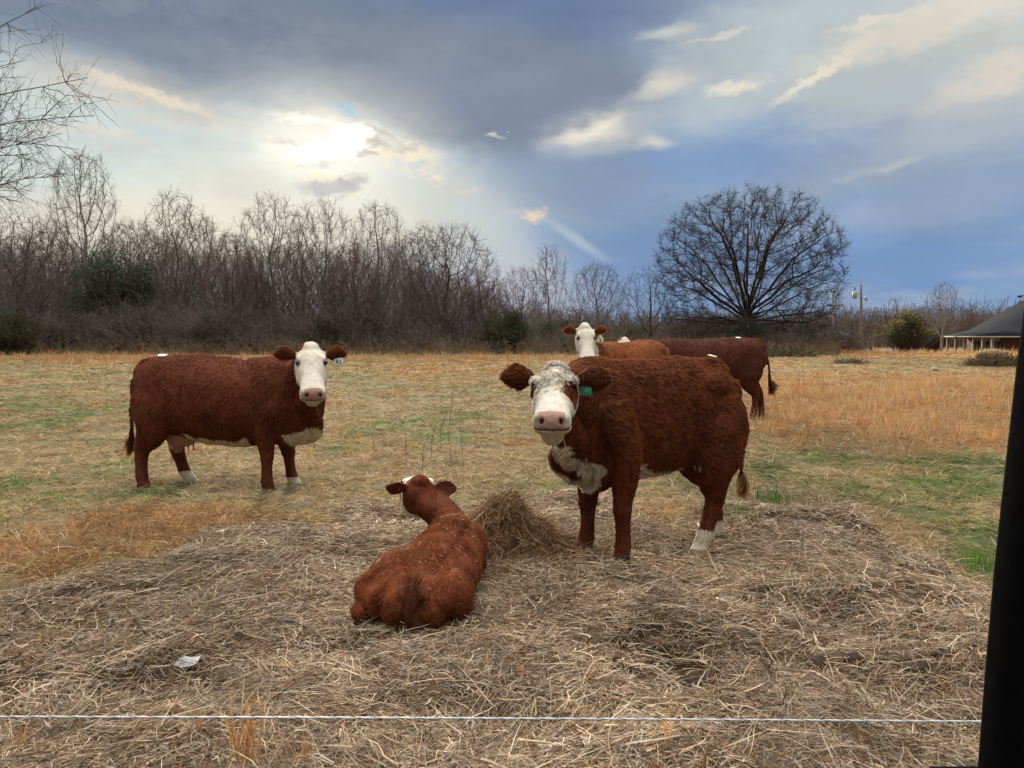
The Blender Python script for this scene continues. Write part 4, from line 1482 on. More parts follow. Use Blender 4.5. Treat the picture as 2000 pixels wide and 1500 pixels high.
def cow_grazing():
    x0, y0 = 3.46, 14.0
    hd = math.pi - R(6)
    root, Mh, V, tl = standing('grazing_cow', 'dark red grazing cow with lowered head, rump and hanging tail towards the golden grass', x0, y0, 0.0, hd, scl=(1.08, 1.02, 1.08), head_scale=1.0, grazing=True,
                               feet={'hn': (-.02, 0, 0), 'hf': (-.24, 0, 0)}, voxel=0.013, fur_n=46000, fur_len=0.024, fur_w=0.0024, nclump=4500, pull=.6, seed=12, brown=np.array([0.088, 0.019, 0.0075]), tail_z=.55, clump=.2, bottom_white=-.05,
                               tail_sway=(-.02, .0))
    z = top_at(V, -.62, .03)
    sticker(root, -.50, .08, z + .002, .09, .05, .3, (0, -.35))
    # the far cow of which only the white poll shows
    x1, y1 = 2.0, 14.4
    poll = P(1220, 668, 13.2)
    nose = P(1222, 712, 12.9)
    standing('standing_cow', 'hidden cow, only its white head top showing over the orange cow', x1, y1 + .3, -0.02, R(-93), scl=(1, 1, .90), poll=poll, nose=nose, head_scale=.9, voxel=0.014, fur_n=9000, fur_len=0.012, fur_w=0.003,
             seed=15, ear_cfg=((1, 0, -.5), (-1, 0, -.5)), fat=.9)


def calf():
    x0, y0, z0 = -0.455, 3.60, 0.075
    hd = R(90 - 9)
    root = empty('lying_calf', (x0, y0, z0), hd)
    tag(root, 'small red calf lying in the hay with its back to us', 'calf', 'red and white cattle in the pasture')
    ch, sh = math.cos(hd), math.sin(hd)
    Rw = np.array([[ch, -sh, 0], [sh, ch, 0], [0, 0, 1]])
    toloc = lambda p: Rw.T @ (np.asarray(p, float) - np.array([x0, y0, z0]))
    b = Body()
    T = [(-.02, .0, .135, .10, .10), (.03, .0, .155, .17, .145), (.13, 0.01, .175, .205, .18), (.28, 0.01, .18, .225, .195), (.46, .01, .185, .228, .20), (.62, .01, .205, .212, .205), (.76, .01, .215, .185, .205),
         (.90, -.01, .215, .165, .185), (1.0, 0, .20, .11, .14)]
    b.sweep([(x, y, z) for x, y, z, w, h in T], [(w, h) for x, y, z, w, h in T], k=34, sub=5, e=2.1)
    # backbone ridge, haunches
    b.sweep([(.0, 0, .255), (.15, .0, .33), (.35, -.01, .365), (.6, -.01, .385), (.82, -.01, .40), (.95, 0, .37)], [(.05, .05), (.08, .06), (.085, .06), (.08, .06), (.075, .065), (.05, .05)], k=16, sub=4)
    b.blob((.20, .150, .255), (.20, .125, .145))
    b.blob((.24, .13, .31), (.15, .10, .075))
    b.blob((.12, -.14, .20), (.17, .12, .14))
    b.sweep([(.06, .10, .17), (.16, .19, .17), (.32, .26, .13), (.44, .28, .07)], [(.13, .15), (.14, .14), (.11, .12), (.05, .06)], side=(0, 0, 1), k=18, sub=4)      # near haunch to stifle
    b.sweep([(.44, .27, .06), (.26, .28, .06), (.10, .275, .085), (.03, .265, .09), (.0, .26, .06)], [(.05, .06), (.05, .065), (.06, .055), (.055, .045), (.04, .03)], side=(0, 0, 1), k=14, sub=4)  # shank to hock
    b.sweep([(.02, .265, .04), (.10, .30, .025), (.24, .33, .02)], [(.035, .035), (.026, .026), (.03, .03)], side=(0, 0, 1), k=12, sub=3)
    b.sweep([(.08, -.12, .10), (.2, -.15, .09), (.36, -.17, .05)], [(.09, .10), (.09, .09), (.04, .04)], side=(0, 0, 1), k=14, sub=3)
    b.sweep([(.80, .12, .12), (.95, .17, .05), (.78, .2, .03)], [(.07, .07), (.045, .045), (.03, .03)], side=(0, 0, 1), k=12, sub=3)
    b.sweep([(.80, -.10, .12), (.94, -.12, .05), (.80, -.13, .03)], [(.07, .07), (.045, .045), (.03, .03)], side=(0, 0, 1), k=12, sub=3)
    # tail laid down over the rump
    b.sweep([(.10, -.005, .315), (.0, -.005, .285), (-.055, -.005, .22), (-.075, -.01, .12), (-.06, -.02, .045)], [(.034, .03), (.032, .03), (.03, .028), (.028, .026), (.03, .024)], side=(0, 1, 0), k=12, sub=4)
    b.blob((.02, .07, .14), (.09, .09, .13)); b.blob((.02, -.085, .14), (.09, .09, .13))
    for v_ in b.V:
        v_[:, 2] *= .80
    poll = toloc(P(820, 950, 4.56))
    fd = np.array([-.22, .95, -.16])
    nose = poll + Rw.T @ fd
    Mh = head_matrix(poll, nose - poll, (0, 0, 1), 0.78, roll=R(3))
    add_head(b, Mh, ((1, .75, .16), (-1, -.15, .05)), .19, .066)
    tgt = (Mh @ np.array([0.0, 0, -0.085, 1]))[:3]
    b.sweep([(.74, .0, .20), (.86, .03, .25), np.array([.93, .09, .34]), tgt * .7 + np.array([.94, .10, .36]) * .3, tgt],
            [(.14, .13), (.125, .125), (.10, .105), (.088, .095), (.08, .085)], side=(0, 1, 0), k=22, sub=5)
    V, F, E = b.fuse(0.0070)
    hp = local_h(V, Mh)
    ears_m = (np.abs(hp[:, 1]) > .12) & (np.abs(hp[:, 1]) < .4) & (np.abs(hp[:, 0]) < .14) & (np.abs(hp[:, 2]) < .16)
    V = smooth(V, E, 8, np.where(ears_m, .25, .9))
    br = np.array([0.170, 0.043, 0.015])

    def colour(p):
        x, y, z = p.T
        h = local_h(p, Mh)
        c = br * (0.72 + 0.55 * fbm(x * 7, y * 7, z * 7, seed=61))[:, None]
        dk = np.exp(-((x + .04) / .09) ** 2 - ((y + .01) / .06) ** 2)     # soiled tail
        c = c * (1 - .6 * dk)[:, None]
        hx, hy, hz = h.T
        nz = (vnoise(x * 40, y * 40, z * 40, seed=4) - .5) * .03
        face = (hx + nz > .035) & (hx < .6) & (np.abs(hy) < .15) & (np.abs(hz + .08) < .2)
        c = np.where(face[:, None], WHITE, c)
        e = (np.abs(hy) > .13) & (np.abs(hy) < .4) & (np.abs(hx) < .16) & (np.abs(hz) < .18)
        c = np.where(e[:, None], br * .8, c)
        et = e & (hy < 0) & (hz > .045) & (np.abs(hy) > .2) & (np.abs(hy) < .28)
        c = np.where(et[:, None], WHITE, c)
        return c
    mesh_np('body', V, F, F.shape[1], M_skin, root, cols=np.clip(colour(V) * .9, .004, .8), smooth=True)

    def dirfn(p, nn):
        x, y, z = p.T
        h = local_h(p, Mh)
        d = np.stack([-1 + 0 * x, np.sign(y) * .35, -.35 + 0 * x], 1)
        near = ((h[:, 0] > -.03) & (h[:, 0] < .6) & (np.abs(h[:, 1]) < .15) & (np.abs(h[:, 2] + .08) < .2))[:, None]
        d = np.where(near, Mh[:3, 0] / .66, d)
        neck = ((x > .82) & (z > .30) & (h[:, 0] < 0))[:, None]
        d = np.where(neck, np.array([-.5, 0, -1.0]), d)
        e = ((np.abs(h[:, 1]) > .13) & (np.abs(h[:, 1]) < .4) & (np.abs(h[:, 0]) < .16) & (np.abs(h[:, 2]) < .18))[:, None]
        return np.where(e, np.sign(h[:, 1:2]) * Mh[:3, 1] / .6, d)

    def lenfn(p, nn):
        h = local_h(p, Mh)
        L = .019 * (0.6 + .8 * vnoise(p[:, 0] * 12, p[:, 1] * 12, p[:, 2] * 12, seed=3))
        e = (np.abs(h[:, 1]) > .12) & (np.abs(h[:, 1]) < .4) & (np.abs(h[:, 0]) < .16) & (np.abs(h[:, 2]) < .18)
        return np.where(e, .008, np.where(h[:, 0] > 0, .01, L))
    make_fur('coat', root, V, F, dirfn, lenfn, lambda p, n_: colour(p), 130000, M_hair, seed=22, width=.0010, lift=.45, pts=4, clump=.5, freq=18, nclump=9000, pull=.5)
    eyes(root, Mh)
    # bits of straw on its back
    rs = np.random.RandomState(4)
    N = vnormals(V, F)
    ok = np.where((N[:, 2] > .35) & (V[:, 0] < .85) & (V[:, 0] > -.02) & (V[:, 2] > .15) & (V[:, 1] < .16))[0]
    wgt = np.exp(-((V[ok, 1] + .06) / .11) ** 2)
    pick = rs.choice(ok, 130, replace=False, p=wgt / wgt.sum())
    D = unit(rs.normal(size=(len(pick), 3)) * np.array([1, 1, .25]))
    D = unit(D - N[pick] * (D * N[pick]).sum(1)[:, None] * .9)
    Vs, Fs = ribbons(V[pick] + N[pick] * .012, D, .008 + .035 * rs.rand(len(pick)) ** 2, .0022 + 0 * D[:, 0], rs.normal(size=D.shape) * .2, seg=2, rs=rs)
    so = mesh_np('straw_bits', Vs, Fs, 4, M_hay, root, cols=np.repeat(straw_cols(len(pick), rs, .05) * 1.25, 6, 0))
    so['kind'] = 'stuff'
    e = (Mh @ np.array([-.035, .155, .010, 1]))[:3]
    ear_tag(root, e, Rw.T @ np.array([.3, -1, .2]), (0, 0, 1), .014, .032, (0.50, 0.03, 0.045))


cow_left()
bull_right()
cow_behind()
cow_grazing()
calf()

# ================================================================== bare trees
def grow(seed, inside, box, n_att, trunk_h, step, infl, kill, iters=160, trop=(0, 0, .12), lean=(0, 0), wig=.08, base=(0, 0, 0), jit=.11, limbs=()):
    """space colonisation: limbs grow into the crown volume given by inside(p)"""
    rs = np.random.RandomState(seed)
    lo, hi = np.array(box[0], float), np.array(box[1], float)
    A = np.zeros((0, 3))
    while len(A) < n_att:
        q = lo + (hi - lo) * rs.rand(n_att * 2, 3)
        A = np.vstack([A, q[inside(q)]])
    A = A[:n_att]
    pos = [np.array(base, float)]
    par = [-1]
    k = max(2, int(trunk_h / step))
    for i in range(k):
        t = (i + 1) / k
        pos.append(np.array([base[0] + lean[0] * t * trunk_h + math.sin(t * 4 + seed) * wig, base[1] + lean[1] * t * trunk_h + math.cos(t * 3 + seed) * wig, base[2] + t * trunk_h]))
        par.append(i)
    for (z0, az_, el0, el1, Ln) in limbs:
        j = int(np.argmin([abs(q_[2] - base[2] - z0) for q_ in pos[:k + 1]]))
        cur = np.array(pos[j]); pj = j
        ns = max(3, int(Ln / step))
        wob = 0.0
        for i in range(ns):
            t = i / ns
            e_ = R(el0 + (el1 - el0) * t + rs.normal() * 7)
            wob += rs.normal() * 4.5
            a_ = R(az_ + wob)
            cur = cur + step * np.array([math.cos(a_) * math.cos(e_), math.sin(a_) * math.cos(e_), math.sin(e_)])
            pos.append(cur.copy()); par.append(pj); pj = len(pos) - 1
    pos = np.array(pos); par = list(par)
    near = np.zeros(len(A), int); dist = np.full(len(A), 1e9)

    def upd(i0):
        nonlocal near, dist
        P_ = pos[i0:]
        for s in range(0, len(P_), 400):
            D = np.linalg.norm(A[:, None] - P_[None, s:s + 400], axis=2)
            j = D.argmin(1); dm = D[np.arange(len(A)), j]
            b_ = dm < dist
            near = np.where(b_, j + i0 + s, near); dist = np.where(b_, dm, dist)
    upd(0)
    trop = np.array(trop, float)
    for it in range(iters):
        keep = dist > kill
        A, near, dist = A[keep], near[keep], dist[keep]
        if len(A) == 0: break
        m = dist < (infl if it > 8 else infl * 3)
        if not m.any(): break
        d = unit(A[m] - pos[near[m]])
        u, inv = np.unique(near[m], return_inverse=True)
        S_ = np.zeros((len(u), 3)); np.add.at(S_, inv, d)
        nd = unit(unit(S_) + trop + rs.normal(size=S_.shape) * jit)
        new = pos[u] + nd * step
        ok = np.ones(len(new), bool)
        for s_ in range(0, len(new), 200):
            q_ = new[s_:s_ + 200]
            ok[s_:s_ + 200] = (((q_[:, None] - pos[None]) ** 2).sum(2).min(1) > (.45 * step) ** 2)
        dead = np.where(m)[0][~ok[inv]]
        if ok.sum() == 0 and len(dead) == m.sum():
            break
        new, u = new[ok], u[ok]
        dist[dead] = 0.0
        if len(new) == 0:
            continue
        # drop growth that doubles back onto an existing sibling
        i0 = len(pos)
        pos = np.vstack([pos, new]); par += list(u)
        upd(i0)
    return pos, np.array(par), rs


def pipe_radii(pos, par, r_tip, r_trunk, p=2.3):
    n = len(pos)
    acc = np.zeros(n); nc = np.bincount(par[1:], minlength=n)
    rad = np.zeros(n)
    for i in range(n - 1, -1, -1):
        rad[i] = r_tip if nc[i] == 0 else acc[i] ** (1 / p)
        if par[i] >= 0: acc[par[i]] += rad[i] ** p
    f = math.log(r_trunk / r_tip) / max(1e-6, math.log(rad[0] / r_tip))
    return r_tip * (rad / r_tip) ** f, nc


def prisms(p0, p1, r0, r1, k=3):
    n = len(p0)
    T = unit(p1 - p0)
    ref = np.where(np.abs(T[:, 2:3]) < .9, np.array([0, 0, 1.0]), np.array([1.0, 0, 0]))
    S = unit(np.cross(T, ref)); B = np.cross(T, S)
    th = np.linspace(0, 2 * np.pi, k, endpoint=False)
    V = np.zeros((n, 2, k, 3))
    for j, t in enumerate(th):
        o = S * math.cos(t) + B * math.sin(t)
        V[:, 0, j] = p0 + o * r0[:, None]
        V[:, 1, j] = p1 + o * r1[:, None]
    b = (np.arange(n) * 2 * k)[:, None]
    F = [b + np.array([[j, (j + 1) % k, k + (j + 1) % k, k + j]]) for j in range(k)]
    return V.reshape(-1, 3), np.stack(F, 1).reshape(-1, 4)


def tree_parts(pos, par, rs, r_tip, r_trunk, twig_len, twig_n, twig_r, droop=0.0, buds=0, bud_size=.06, trunk_until=None, up=.3, p=2.3):
    """returns (trunk V,F), (crown V,F), (bud V,F)"""
    rad, nc = pipe_radii(pos, par, r_tip, r_trunk, p)
    i = np.arange(1, len(pos))
    p0, p1 = pos[par[i]], pos[i]
    r1 = rad[i]; r0 = np.minimum(rad[par[i]], r1 * 1.35)
    tz = trunk_until if trunk_until is not None else 0
    big = r1 > r_trunk * 0.34
    is_trunk = (big & (r1 > r_trunk * .5)) | (p1[:, 2] - pos[0, 2] < tz) & big
    ext = (p1 - p0) * .06
    r0 = np.where(is_trunk, np.maximum(r0, rad[par[i]] * .92), r0)
    flare = np.clip(1 + .55 * np.exp(-(p0[:, 2] - pos[0, 2]) / (r_trunk * 1.6)), 1, 1.6)
    r0 = np.where(is_trunk, r0 * flare, r0)
    Vt, Ft = prisms(p0[is_trunk] - ext[is_trunk], p1[is_trunk] + ext[is_trunk], r0[is_trunk], r1[is_trunk], 9)
    m = ~is_trunk
    thick = m & (r1 > r_tip * 2.5)
    thin = m & ~thick
    Va, Fa = prisms(p0[thick] - ext[thick], p1[thick] + ext[thick], r0[thick], r1[thick], 5)
    Vb, Fb = prisms(p0[thin], p1[thin], r0[thin], r1[thin], 3)
    # twigs
    src = np.where(rad < max(r_tip * 2.2, r_tip * 1.01 + 1e-6))[0]
    src = src[src > 0]
    src = np.repeat(src, twig_n)
    n = len(src)
    pd = unit(pos[src] - pos[par[src]])
    d1 = unit(pd + rs.normal(size=(n, 3)) * .55 + np.array([0, 0, up - droop]))
    L = twig_len * (.5 + .9 * rs.rand(n))
    start = pos[src] - (pos[src] - pos[par[src]]) * rs.rand(n)[:, None]
    a = start + d1 * (L * .5)[:, None]
    d2 = unit(d1 + rs.normal(size=(n, 3)) * .35 + np.array([0, 0, up * .6 - droop * 1.5]))
    b = a + d2 * (L * .6)[:, None]
    d3 = unit(d1 + rs.normal(size=(n, 3)) * .8)
    c = a + d3 * (L * .45)[:, None]
    d4 = unit(d2 + rs.normal(size=(n, 3)) * .8)
    q0 = a + d2 * (L * .25)[:, None]
    q1 = q0 + d4 * (L * .3)[:, None]
    P0 = np.vstack([start, a, a, q0]); P1 = np.vstack([a, b, c, q1])
    w = np.full(n, twig_r)
    Vc, Fc = prisms(P0, P1, np.concatenate([w, w * .8, w * .7, w * .6]), np.concatenate([w * .8, w * .4, w * .35, w * .35]), 3)
    V = np.vstack([Va, Vb, Vc]); F = np.vstack([Fa, Fb + len(Va), Fc + len(Va) + len(Vb)])
    bud = None
    if buds:
        tips = np.vstack([b, c, q1])
        t = tips[rs.randint(0, len(tips), int(len(tips) * buds))]
        n = len(t)
        t = t + rs.normal(size=(n, 3)) * twig_len * .12
        e1 = unit(rs.normal(size=(n, 3))) * bud_size * (.5 + rs.rand(n))[:, None]
        e2 = unit(np.cross(e1, rs.normal(size=(n, 3)))) * bud_size * (.4 + .5 * rs.rand(n))[:, None]
        Vq = np.stack([t - e1, t - e2 * .6, t + e1, t + e2 * .6], 1).reshape(-1, 3)
        Fq = (np.arange(n) * 4)[:, None] + np.arange(4)[None]
        bud = (Vq, Fq)
    return (Vt, Ft), (V, F), bud


def oak_env(q):
    z = q[:, 2]
    rr = np.hypot(q[:, 0], q[:, 1])
    R_ = np.where(z > 8.2, 8.3 * np.sqrt(np.clip(1 - ((z - 8.2) / 6.2) ** 2, 0, 1)), 8.3 - 1.2 * ((8.2 - z) / 6.6) ** 2)
    lo = 1.3 + np.clip(rr - 2, 0, 9) * .10
    core = np.hypot(rr / 4.2, (z - 4.4) / 3.8)
    return (rr < R_) & (z > lo) & (core > 1)


def ellipsoid_env(cz, rx, rz, ry=None, zmin=0, hollow=0.0, skew=0.0):
    ry = ry or rx
    def f(q):
        u = (q[:, 0] - skew * (q[:, 2] - zmin)) / rx
        v = q[:, 1] / ry
        w = (q[:, 2] - cz) / rz
        r = u * u + v * v + w * w
        return (r < 1) & (r > hollow ** 2) & (q[:, 2] > zmin)
    return f


def make_tree(name, seed, height, spread, trunk_h, r_trunk, n_att, step, twig_len, twig_n, twig_r, bark, twigc, budc=None, buds=0, bud_size=.06, zmin=None, lean=(0, 0), trop=(0, 0, .12), droop=0.0,
              r_tip=None, infl=None, kill=None, wig=.15, hollow=0, p=2.3, skew=0.0, cz=None, env=None, jit=.11, limbs=()):
    zmin = trunk_h * .8 if zmin is None else zmin
    rz = (height - zmin) * .52 if cz is None else height - cz
    cz = height - rz if cz is None else cz
    env = env or ellipsoid_env(cz, spread, rz, zmin=zmin, hollow=hollow, skew=skew)
    pos, par, rs = grow(seed, env, ((-spread * 1.3, -spread, zmin), (spread * 1.3, spread, height)), n_att, trunk_h, step, infl or step * 5, kill or step * 1.6, trop=trop, lean=lean, wig=wig, jit=jit, limbs=limbs)
    (Vt, Ft), (Vc, Fc), bud = tree_parts(pos, par, rs, r_tip or twig_r * 1.15, r_trunk, twig_len, twig_n, twig_r, droop, buds, bud_size, trunk_h)
    root = empty(name)
    ct = np.array(bark)[None] * (.75 + .5 * fbm(Vt[:, 0] * 2, Vt[:, 1] * 2, Vt[:, 2] * 1.2, seed=seed)[:, None])
    mesh_np('trunk', Vt, Ft, 4, M_bark, root, cols=ct, smooth=True)
    tz = sstep(trunk_h, height, Vc[:, 2])[:, None]
    cc = np.array(bark)[None] * (1 - tz) + np.array(twigc)[None] * tz
    if bud is not None:
        k = rs.rand(len(bud[1]))
        bc = np.array(budc)[None] * (.6 + .8 * k)[:, None]
        V = np.vstack([Vc, bud[0]]); F = np.vstack([Fc, bud[1] + len(Vc)])
        cc = np.vstack([cc, np.repeat(bc, 4, 0)])
        Vc, Fc = V, F
    mesh_np('crown', Vc, Fc, 4, M_leaf if bud is not None else M_bark, root, cols=cc)
    return root


def leafy(name, seed, rx, rz, n, leaf, col, trunk=True, ry=None, cz=None, cone=0.0, ragged=.35, twigs=900):
    """evergreen or dense shrub: leaf-sized faces in clumps through the crown, with stems inside"""
    rs = np.random.RandomState(seed)
    ry = ry or rx; cz = cz if cz is not None else rz * .95
    ncl = 90
    cl = unit(rs.normal(size=(ncl, 3))) * (rs.rand(ncl)[:, None] ** .45)
    w = rs.randint(0, ncl, n)
    q = cl[w] * .85 + rs.normal(size=(n, 3)) * .14
    taper = 1 - cone * sstep(-1, 1, q[:, 2])
    # ragged outline
    th = np.arctan2(q[:, 1], q[:, 0])
    rg = 1 + ragged * (fbm(th * 1.5 + 5, q[:, 2] * 2.5, seed=seed) - .5) * 2
    p = np.stack([q[:, 0] * rx * taper * rg, q[:, 1] * ry * taper * rg, cz + q[:, 2] * rz], 1)
    p[:, 2] = np.abs(p[:, 2])
    e1 = unit(rs.normal(size=(n, 3))) * leaf * (.5 + rs.rand(n))[:, None]
    e2 = unit(np.cross(e1, rs.normal(size=(n, 3)))) * leaf * (.3 + .4 * rs.rand(n))[:, None]
    V = np.stack([p - e1, p - e2, p + e1, p + e2], 1).reshape(-1, 3)
    F = (np.arange(n) * 4)[:, None] + np.arange(4)[None]
    cvar = (.55 + .9 * rs.rand(ncl))[w]
    C = np.array(col)[None] * (cvar * (.7 + .6 * rs.rand(n)))[:, None]
    root = empty(name)
    mesh_np('crown', V, F, 4, M_leaf, root, cols=np.repeat(C, 4, 0))
    k = twigs
    a = np.stack([rs.normal(size=k) * rx * .12, rs.normal(size=k) * ry * .12, np.abs(rs.normal(size=k)) * .1], 1)
    tgt = p[rs.randint(0, n, k)] * 1.04
    mid = a * .45 + tgt * .55 + rs.normal(size=(k, 3)) * rx * .08
    mid[:, 2] = np.abs(mid[:, 2])
    V, F = prisms(np.vstack([a, mid]), np.vstack([mid, tgt]), np.full(2 * k, .018), np.full(2 * k, .010), 3)
    mesh_np('stems', V, F, 4, M_bark, root, cols=np.tile([.10, .08, .065], (len(V), 1)))
    if trunk:
        V, F = prisms(np.array([[0, 0, -.1], [0, .03, cz * .6]]), np.array([[0, .03, cz * .6], [0.05, 0, cz * 1.3]]), np.array([.16, .12]), np.array([.12, .05]), 8)
        mesh_np('trunk', V, F, 4, M_bark, root, cols=np.tile([.10, .075, .055], (len(V), 1)))
    return root


def thicket(name, seed, rx, h, n, col, lean=.5):
    """leafless many-stemmed shrub"""
    rs = np.random.RandomState(seed)
    a = np.stack([rs.normal(size=n) * rx * .30, rs.normal(size=n) * rx * .25, np.zeros(n)], 1)
    d = unit(np.stack([rs.normal(size=n) * lean, rs.normal(size=n) * lean, np.ones(n)], 1))
    P0, P1, r = [], [], []
    cur, dd, L = a, d, h * .28 * (.6 + .8 * rs.rand(n))
    for s in range(4):
        nx = cur + dd * L[:, None]
        P0.append(cur); P1.append(nx); r.append(np.full(len(cur), .016 * (.75 ** s)))
        # side twigs
        for q in range(3):
            t = rs.rand(len(cur))[:, None]
            b = cur * (1 - t) + nx * t
            e = unit(dd + rs.normal(size=dd.shape) * .75)
            e2 = b + e * (L * (.4 + .5 * rs.rand(len(cur))))[:, None]
            P0.append(b); P1.append(e2); r.append(np.full(len(cur), .009))
            e3 = e2 + unit(e + rs.normal(size=dd.shape) * .6) * (L * .35)[:, None]
            P0.append(e2); P1.append(e3); r.append(np.full(len(cur), .007))
        cur = nx; dd = unit(dd + rs.normal(size=dd.shape) * .3)
        L = L * .85
    P0, P1, r = np.vstack(P0), np.vstack(P1), np.concatenate(r)
    P0[:, 2] = np.abs(P0[:, 2]); P1[:, 2] = np.abs(P1[:, 2])
    V, F = prisms(P0, P1, r, r * .6, 3)
    root = empty(name)
    c = np.array(col)[None] * (.6 + .8 * rs.rand(len(r)))[:, None]
    mesh_np('stems', V, F, 4, M_bark, root, cols=np.repeat(c, 6, 0))
    return root


def place(proto, px, d, scale=1.0, rz=0.0, used=set(), sink=.05, label=None, group=None, cat=None, zs=None):
    o = proto
    if id(proto) in used:
        o = copy_tree(proto)
        for k in ('label', 'group', 'category'):
            if k in o: del o[k]
    used.add(id(proto))
    x = (px - 1000) / FPX * d
    z = float(gz(np.array([x]), np.array([d]))[0])
    o.location = (x, d, z - sink)
    o.rotation_euler = (0, 0, rz)
    o.scale = (scale, scale, zs if zs else scale)
    tag(o, label, cat, group)
    return o


def top_z(py, d):
    return CAM_H + (HORIZON - py) / FPX * d


GREY = (.165, .145, .142); DARK = (.115, .097, .094); REDD = (.185, .125, .122); PALE = (.25, .23, .215)

# ---- the big oak
rl = np.random.RandomState(77)
OAKL = []
for i in range(9): OAKL.append((2.3 + .8 * rl.rand(), i * 40 + rl.rand() * 22, 6 + 10 * rl.rand(), 4 - 10 * rl.rand(), 4.6 + 1.6 * rl.rand()))
for i in range(9): OAKL.append((2.8 + .9 * rl.rand(), i * 40 + 15 + rl.rand() * 22, 26 + 10 * rl.rand(), 34, 5.0 + 1.2 * rl.rand()))
for i in range(8): OAKL.append((2.9 + 1.0 * rl.rand(), i * 45 + rl.rand() * 25, 44 + 12 * rl.rand(), 56, 5.2 + 1.2 * rl.rand()))
for i in range(6): OAKL.append((3.4 + .8 * rl.rand(), i * 60 + rl.rand() * 30, 66 + 10 * rl.rand(), 78, 5.6 + 1.4 * rl.rand()))
oak = make_tree('oak_tree', 5, 14.5, 8.4, 4.2, .64, 3900, .34, .62, 4, .0100, (.042, .035, .031), (.060, .048, .042), budc=(.11, .06, .035), buds=.05, bud_size=.05, zmin=1.2, trop=(0, 0, -.015), r_tip=.013, infl=2.2, kill=.50,
                wig=.03, cz=6.6, p=2.1, env=oak_env, jit=.13, limbs=OAKL)
place(oak, 1458, 66, .955, .4, label='great bare oak with a wide domed crown standing alone, biggest tree in the picture', cat='tree', sink=.1)

# ---- kinds of woodland tree
T_round = make_tree('bare_tree', 11, 13.0, 4.2, 2.8, .26, 1500, .38, .8, 3, .0105, GREY, (.12, .095, .085), zmin=3.0)
T_wide = make_tree('bare_tree', 12, 11.5, 5.4, 2.2, .34, 1900, .38, .75, 3, .0105, DARK, (.105, .080, .072), zmin=2.2, trop=(0, 0, .0))
T_tall = make_tree('bare_tree', 13, 17.0, 3.3, 5.5, .24, 1200, .42, .9, 3, .0115, PALE, (.16, .14, .12), zmin=6.5)
T_vase = make_tree('bare_tree', 14, 15.0, 4.0, 3.4, .25, 1300, .42, .85, 3, .0115, PALE, (.15, .13, .11), zmin=4.5, trop=(0, 0, .22))
T_bud = make_tree('budding_tree', 15, 13.5, 3.8, 3.0, .22, 1200, .40, .8, 3, .0105, GREY, (.12, .10, .07), budc=(.22, .20, .08), buds=.55, bud_size=.055, zmin=3.2)
T_red = make_tree('reddish_tree', 16, 11.0, 3.4, 2.2, .20, 1300, .38, .7, 4, .0105, (.09, .07, .065), REDD, budc=(.15, .065, .055), buds=.5, bud_size=.055, zmin=1.8)
T_crook = make_tree('bare_tree', 17, 10.0, 3.7, 2.0, .30, 650, .40, .8, 2, .0105, (.095, .085, .072), (.12, .10, .085), zmin=2.0, wig=.3, lean=(.15, 0))
T_thin = make_tree('young_tree', 18, 10.5, 1.9, 3.0, .11, 420, .38, .8, 3, .012, GREY, (.12, .095, .085), zmin=2.0)

front = [  # proto, px, d, top py, rotation, label
    (T_tall, 172, 72, 292, 0.3, 'tallest pale bare tree, forked, rising above the woods at the far left'),
    (T_wide, 60, 66, 415, 1.2, 'broad dark bare tree behind the hanging branches at the left edge'),
    (T_bud, 352, 70, 372, 2.0, 'tree with yellow-green buds above the standing red cow'),
    (T_round, 262, 74, 430, 4.0, 'rounded bare tree just right of the tall forked one'),
    (T_vase, 536, 70, 384, 1.0, 'upswept bare tree right above the head of the red cow'),
    (T_red, 462, 64, 452, 3.0, 'reddish twiggy tree between the budding tree and the upswept one'),
    (T_vase, 632, 73, 392, 3.4, 'slim bare tree below the glow of the sun'),
    (T_tall, 742, 71, 392, 2.2, 'tall pale forked tree right of the sun glow'),
    (T_red, 690, 64, 470, .4, 'reddish low tree in front of the tall pale forked one'),
    (T_wide, 866, 66, 436, 2.6, 'wide spreading dark tree at the right part of the woods'),
    (T_round, 812, 74, 455, 5.1, 'bare tree crowding the left flank of the wide dark one'),
    (T_red, 960, 66, 545, 1.9, 'low reddish tree right of the wide dark one'),
    (T_thin, 1072, 68, 474, .7, 'thin upright tree rising over the low scrub left of the oak'),
    (T_round, 1020, 70, 520, 2.8, 'small rounded bare tree beside the thin upright one'),
    (T_round, 1166, 68, 511, 5.6, 'clear bare tree against blue sky behind the face of the orange cow'),
    (T_crook, 1262, 66, 517, .2, 'crooked old tree with few limbs, next to the great oak'),
    (T_bud, 118, 76, 430, 5.0, 'budding tree partly behind the tall forked tree'),
    (T_round, 400, 78, 428, 1.5, 'rounded bare tree right of the one with yellow-green buds'),
    (T_wide, 590, 68, 470, 5.0, 'low wide dark tree under the sun glow'),
]
HT = {id(T_round): 13.0, id(T_wide): 11.5, id(T_tall): 17.0, id(T_vase): 15.0, id(T_bud): 13.5, id(T_red): 11.0, id(T_crook): 10.0, id(T_thin): 10.5}
for pr, px, d, ty, rz, lab in front:
    h = top_z(ty, d)
    k = h / HT[id(pr)]
    place(pr, px, d, k * (.85 if k > 1 else 1), rz, label=lab, group='trees of the woods', cat='tree', zs=k)

